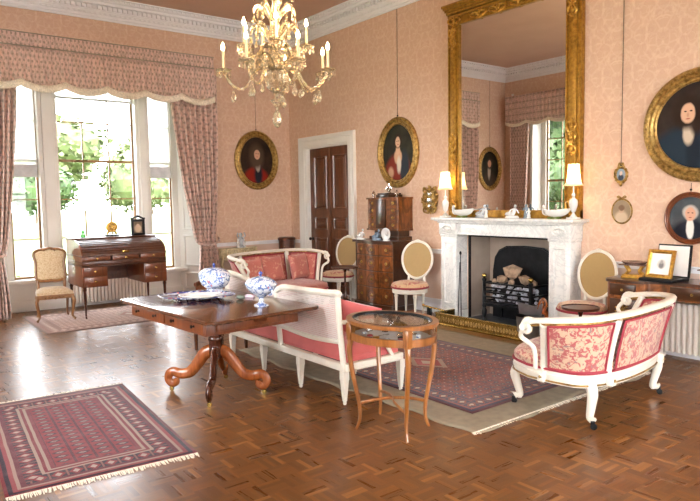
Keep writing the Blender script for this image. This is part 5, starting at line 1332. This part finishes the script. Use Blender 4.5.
gl = MB(); n = 48
gl.add([((A-.014)*math.cos(2*PI*i/n), (B-.014)*math.sin(2*PI*i/n), z) for z in (.695, .757) for i in range(n)], [(i, (i+1) % n, n+(i+1) % n, n+i) for i in range(n)]).build('glass_side', M['case_glass'], vt, smooth=False)
for a in (-.50, -2.05, 1.09, 2.64):
    x, y = (A-.01)*math.cos(a), (B-.01)*math.sin(a)
    MB().box((x-.024, y-.024, .64), (x+.024, y+.024, .762), .006).build('corner_block', M['satin'], vt)
    dx, dy = math.cos(a), math.sin(a)
    MB().tube(cat([(x, y, .65), (x+dx*.012, y+dy*.012, .56), (x-dx*.01, y-dy*.01, .40), (x-dx*.05, y-dy*.05, .2), (x-dx*.055, y-dy*.055, .08), (x-dx*.03, y-dy*.03, .008)], 5), [.022-.0005*k for k in range(26)], 8).build('leg', M['satin'], vt)
for s in (1, -1):
    ax, ay = (A-.06)*math.cos(-.5), (B-.06)*math.sin(-.5)
    if s < 0: ax, ay = (A-.06)*math.cos(1.09), (B-.06)*math.sin(1.09)
    MB().tube(cat([(ax, ay, .19), (ax*.4-s*.02, ay*.5, .215), (0, 0, .22), (-ax*.4, -ay*.5, .215), (-ax, -ay, .19)], 5), .011, 8, flat=.6).build('cross_stretcher', M['satin'], vt)
rr = random.Random(11); k_ = 0
M['trk'] = [M['silver'], M['gilt'], M['china'], M['crimson'], M['iron'], M['bluewhite']]
spots = [(-.22, -.02), (-.17, -.10), (-.12, .05), (-.08, -.13), (-.03, -.05), (.02, -.16), (.05, .03), (.10, -.13), (.14, -.04), (.19, -.09), (.23, .02), (-.04, .12), (.09, .13), (.17, .09)]
nm = ['snuff_box', 'locket', 'medal', 'thimble', 'silver_spoon', 'trinket_box', 'brooch', 'seal', 'trinket_box', 'snuff_box', 'locket', 'medal', 'brooch', 'trinket_box']
hues = ['silver', 'gilt', 'white', 'crimson', 'black', 'blue and white']
first = None
for i, ((x, y), q) in enumerate(zip(spots, nm)):
    mt = i*5 % 6; mb = MB()
    if q in ('snuff_box', 'trinket_box'): mb.box((-.022, -.015, 0), (.022, .015, .018), .005).box((-.023, -.016, .012), (.023, .016, .022), .005)
    elif q == 'silver_spoon': mt = 0; mb.tube([(-.045, 0, .006), (.02, 0, .008)], .003, 6).ball((.035, 0, .006), .014, 8, 5, 1.3, 1, .35)
    else: mb.lathe([(.006, 0), (.018, .003), (.02, .008), (.012, .014), (0, .017)], (0, 0, 0), 14, 1.15, 1).ball((0, .024, .006), .005, 6, 5)
    side = 'left' if x < -.08 else 'right' if x > .08 else 'middle'; dep = 'near the front' if y < -.03 else 'towards the back'
    o = mb.build(q, M['trk'][mt], loc=(6.81+x, -3.515+y, .6605), rz=rr.uniform(0, 3))
    tag(o, '%s %s in the %s of the oval display table, %s' % (hues[mt], q.replace('_', ' ').replace('silver spoon', 'spoon'), side, dep), 'trinket', 'keepsakes in the display table')

# ---------------------------------------------------------------- sofa table
st = thing('sofa_table', 'mahogany sofa table with drawers on a four legged column', 'table', (5.195, -4.07, 0), math.radians(4))
hx, hy, r = .805, .505, .06
rp = []
for sx, sy, a0 in ((1, 1, 0), (-1, 1, 90), (-1, -1, 180), (1, -1, 270)):
    for k in range(7):
        a = math.radians(a0+15*k); rp.append((sx*(hx-r)+r*math.cos(a), sy*(hy-r)+r*math.sin(a)))
MB().prism(rp, .747, .763).prism([(x*.993, y*.99) for x, y in rp], .740, .747, rp).prism(rp, .763, .767, [(x*.995, y*.992) for x, y in rp]).build('table_top', M['mahog_x'], st)
MB().box((-.70, -.42, .625), (.60, .42, .74), .003).build('frieze', M['mahog_red'], st)
for x0, x1 in ((-.69, -.06), (-.04, .59)): drawer(x0, x1, .632, .735, M['mahog_red'], [x0+.15, x1-.15], -.42, st, h='iron')
MB().box((.60, -.34, .655), (.63, .34, .74), .003).prism_y([(.60, .68), (.80, .715), (.80, .739), (.60, .739)], -.02, .02).build('fly_bracket', M['mahog_red'], st)
MB().lathe([(.14, .60), (.14, .625)], (0, 0, 0), 24).lathe([(.075, .60), (.06, .575), (.05, .56), (.066, .55), (.066, .535), (.052, .525), (.066, .515), (.066, .50), (.052, .49), (.066, .47), (.066, .45), (.06, .44), (.06, .38), (.06, .30), (.03, .285), (0, .28)][::-1], (0, 0, 0), 24).build('column', M['darkleg'], st)
for i, (dx, dy) in enumerate(((.34, -.275), (-.32, -.275), (.34, .27), (-.32, .27))):
    l_ = math.hypot(dx, dy); ux, uy = dx/l_, dy/l_
    pr = cat([(.03, .36), (.10, .33), (.17, .24), (.24, .165), (.32, .15), (.385, .165), (.425, .145), (.435, .10), (.405, .065), (.37, .08), (.375, .11)], 5)
    m = len(pr); rs = [.056-.020*min(1, k/m*1.5) for k in range(m)]
    q = MB().tube([(ux*p.x, uy*p.x, p.y) for p in pr], rs, 10, flat=.62)
    lg = q.build('leg', M['leg_wood'] if i != 0 else M['darkleg'], st)
    cs = MB(); caster(cs, ux*.41, uy*.41, .02); cs.build('caster', M['brass'], lg)
ZT = .768
def tureen(label, loc, k, stem, name='tureen'):
    t = thing(name, label, 'tureen', loc)
    if stem: base = [(.062, 0), (.06, .008), (.03, .02), (.02, .04), (.022, .065), (.05, .085), (.10, .115), (.128, .15), (.13, .17)]; zl = .17
    else: base = [(.10, 0), (.105, .012), (.085, .03), (.08, .045), (.13, .08), (.155, .12), (.158, .16), (.152, .175)]; zl = .175
    R0 = base[-1][0]
    MB().lathe([(r*k, z*k) for r, z in base], (0, 0, 0), 32, 1.08, .88, lob=.02, nl=8).build('bowl', M['bluewhite'], t)
    lid = MB().lathe([(R0*1.06*k, zl*k), (R0*1.05*k, (zl+.012)*k), (R0*.9*k, (zl+.035)*k), (R0*.55*k, (zl+.06)*k), (R0*.2*k, (zl+.068)*k), (0, (zl+.069)*k)], (0, 0, 0), 32, 1.08, .88, lob=.02, nl=8).build('lid', M['bluewhite'], t)
    tag(MB().lathe([(.012*k, 0), (.008*k, .01*k), (.018*k, .022*k), (.014*k, .036*k), (0, .044*k)], (0, 0, (zl+.067)*k), 12).build('finial', plain('cobalt_china', rgb(52, 66, 140), .15, coat=.5), lid), 'cobalt blue finial')
    for s in (-1, 1): MB().tube(cat([(s*R0*1.04*k, 0, (zl-.03)*k), (s*(R0*1.08+.03)*k, 0, (zl-.025)*k), (s*(R0*1.05+.025)*k, 0, (zl-.06)*k), (s*R0*.96*k, 0, (zl-.07)*k)], 4), .008*k, 8).build('handle', M['bluewhite'], t)
    return t
tureen('large blue and white lidded tureen at the back of the sofa table', (4.70, -3.83, ZT), .98, False)
tureen('blue and white lidded compote on a tall foot at the right of the sofa table', (5.63, -3.87, ZT), 1.0, True, 'compote')
def platter(name, label, loc, a, b, mat, h, rz):
    mb = MB()
    def fn(u, v):
        an = 2*PI*u; k = [.0, .5, .62, .72, .98, 1.0][int(v*5+.5)]; z = [.006, .006, .008, .022, h, h+.004][int(v*5+.5)]
        w = 1+.02*math.cos(8*an)*(k > .9); return (a*k*math.cos(an)*w, b*k*math.sin(an)*w, z)
    mb.grid(fn, 40, 5, True); o = mb.build(name, M[mat], loc=loc, rz=rz, solid=.006); return tag(o, label, 'dish')
platter('imari_platter', 'large oval platter with blue and orange rim lying under the white plate', (4.93, -4.11, ZT), .33, .235, 'imari', .036, math.radians(52))
platter('white_dish', 'white oval dish resting on the patterned platter at the front of the sofa table', (5.17, -4.18, ZT+.046), .185, .13, 'china', .024, math.radians(52))
M['greyglass'] = plain('grey_green_glass', rgb(120, 134, 124), .15, coat=.5)
tag(MB().ball((0, 0, .02), .04, 14, 8, 1.2, .9, .5).build('paperweight', M['greyglass'], loc=(5.22, -3.84, ZT)), 'grey green glass paperweight between the tureen and the compote', 'paperweight')
tag(MB().box((-.04, -.025, 0), (.04, .025, .02), .006).box((-.038, -.023, .018), (.038, .023, .026), .004).build('pill_box', plain('lilac_china', rgb(206, 186, 200), .2), loc=(5.17, -3.72, ZT), rz=.6), 'small lilac china box left of the compote foot', 'box')

# ---------------------------------------------------------------- chandelier
CX, CY = 4.73, -3.13
chd = thing('chandelier', 'cut crystal chandelier with two tiers of lit candle bulbs hanging from the ceiling', 'chandelier', (CX, CY, ZC), 0)
Rh = Vector((.611, .792, 0)); Nh = Vector((.793, -.610, 0))
dirv = lambda d: (Rh*math.sin(math.radians(d))+Nh*math.cos(math.radians(d)))
Z = lambda z: z-ZC
MB().lathe([(.0, 0), (.10, -.002), (.09, -.02), (.03, -.05), (.0, -.06)], (0, 0, 0), 20).tube([(0, 0, -.05), (0, 0, Z(3.98))], .008, 8).build('ceiling_hook', M['gilt_old'], chd)
def cl(prof, name='crystal_stem'):
    return MB().lathe([(r, Z(z)) for r, z in prof], (0, 0, 0), 20, lob=.06, nl=10).build(name, M['crystal'], chd, ang=15)
cl([(.02, 3.98), (.06, 3.95), (.03, 3.90), (.02, 3.86), (.05, 3.80), (.07, 3.74), (.03, 3.70), (.02, 3.60), (.04, 3.55), (.02, 3.5), (.03, 3.40), (.045, 3.30), (.05, 3.22), (.03, 3.16), (.025, 3.12)][::-1])
cl([(.025, 3.12), (.12, 3.10), (.13, 3.085), (.03, 3.06), (.02, 3.02)][::-1], 'crystal_dish')
cl([(.0, 2.60), (.02, 2.61), (.025, 2.64), (.08, 2.68), (.115, 2.74), (.12, 2.80), (.09, 2.86), (.04, 2.90), (.03, 2.96), (.05, 3.0), (.03, 3.06)], 'crystal_bowl')
cl([(.0, 2.50), (.02, 2.51), (.03, 2.54), (.065, 2.57), (.03, 2.585), (.02, 2.60)], 'crystal_finial')
tag(MB().lathe([(.0, Z(2.31)), (.022, Z(2.325)), (.042, Z(2.37)), (.044, Z(2.40)), (.03, Z(2.45)), (.01, Z(2.49)), (.006, Z(2.51))], (0, 0, 0), 12).build('drop_pendant', M['crystal'], chd, ang=10), 'large crystal drop hanging lowest')
def pend(mb, x, y, z, k=1.0):
    mb.tube([(x, y, z), (x, y, z-.03*k)], .002, 4); mb.lathe([(0, -.03*k), (.012*k, -.038*k), (.018*k, -.05*k), (.01*k, -.06*k), (.014*k, -.066*k), (.024*k, -.085*k), (.026*k, -.10*k), (.012*k, -.125*k), (0, -.135*k)], (x, y, z), 8); return mb
def arm(d, r, z0, zc, dip, ch_, seed):
    v = dirv(d); P = lambda a, z: (v.x*a, v.y*a, Z(z))
    c = cat([P(.05, z0), P(r*.35, z0+.03), P(r*.6, zc-dip), P(r*.82, zc-dip*.9), P(r*.98, zc-.03), P(r, zc)], 5)
    a = MB().tube(c, .011, 8); a.tube([p+Vector((0, 0, .0)) for p in c[::1]], [.010+.007*(k % 2) for k in range(len(c))], 6)
    ar = a.build('arm', M['crystal'], chd, ang=20)
    MB().lathe([(.008, -.02), (.03, -.015), (.062, .0), (.072, .012), (.05, .006), (.02, .006), (.018, .03), (.0, .03)], P(r, zc), 16, lob=.12, nl=8).build('drip_pan', M['crystal'], ar, ang=15)
    cd = MB().lathe([(.013, .02), (.0125, .02+ch_), (.004, .026+ch_), (0, .027+ch_)], P(r, zc), 12).build('candle', M['candle'], ar)
    MB().lathe([(.007, 0), (.015, .014), (.018, .03), (.012, .052), (.004, .072), (0, .08)], (P(r, zc)[0], P(r, zc)[1], Z(zc+.02+ch_)), 12).build('candle_bulb', M['flame'], ar)
    for k in range(6):
        pd = MB(); q = 2*PI*k/6; pend(pd, P(r, zc)[0]+.062*math.cos(q), P(r, zc)[1]+.062*math.sin(q), Z(zc-.0), .45)
        pd.build('prism_drop', M['crystal'], ar, ang=10)
    pp = P(r*.82, zc-dip*.9); pend(MB(), pp[0], pp[1], pp[2]-.01, 1.1).build('prism_drop', M['crystal'], ar, ang=10)
    pp = P(r*.5, zc-dip*.6); pend(MB(), pp[0], pp[1], pp[2]-.03, .9).build('prism_drop', M['crystal'], ar, ang=10)
for i, d in enumerate((-86, -25, 30, 92, 118, 176)): arm(d, .50, 2.84, 2.855, .16, .17, i)
for i, d in enumerate((-102, -70, 8, 88, 140, -150)): arm(d, .30, 3.08, 3.07, .08, .17, 10+i)
# leafy crystal plumes around the stem
for tier, (z, r0, k, nn) in enumerate(((3.10, .13, 1.0, 9), (3.30, .10, .9, 8), (3.55, .10, .8, 8), (3.78, .08, .8, 8), (2.84, .12, .8, 8))):
    for q in range(nn):
        v = dirv(q*360/nn+tier*17); up = 1
        c = cat([(v.x*.03, v.y*.03, Z(z)), (v.x*r0*.8, v.y*r0*.8, Z(z+.10*k)), (v.x*(r0+.05), v.y*(r0+.05), Z(z+.17*k)), (v.x*(r0+.09), v.y*(r0+.09), Z(z+.14*k)), (v.x*(r0+.10), v.y*(r0+.10), Z(z+.09*k))], 5)
        m = MB().tube(c, [.006+.010*math.sin(PI*i/(len(c)-1)) for i in range(len(c))], 8, flat=1.8)
        pend(m, c[-1].x, c[-1].y, c[-1].z, .7); m.build('crystal_plume', M['crystal'], chd, ang=12)
for nm_, z, e in (('lower_tier_light', 3.02, 22), ('upper_tier_light', 3.40, 15)):
    for k in range(3):
        d = bpy.data.lights.new(nm_, 'POINT'); d.energy = e/3; d.color = (1, .76, .48); d.shadow_soft_size = .08
        v = dirv(k*120+20); o = bpy.data.objects.new('candle_light', d); COL.objects.link(o); o.parent = chd; o.location = (v.x*(.42 if z < 3.1 else .2), v.y*(.42 if z < 3.1 else .2), Z(z+.08))
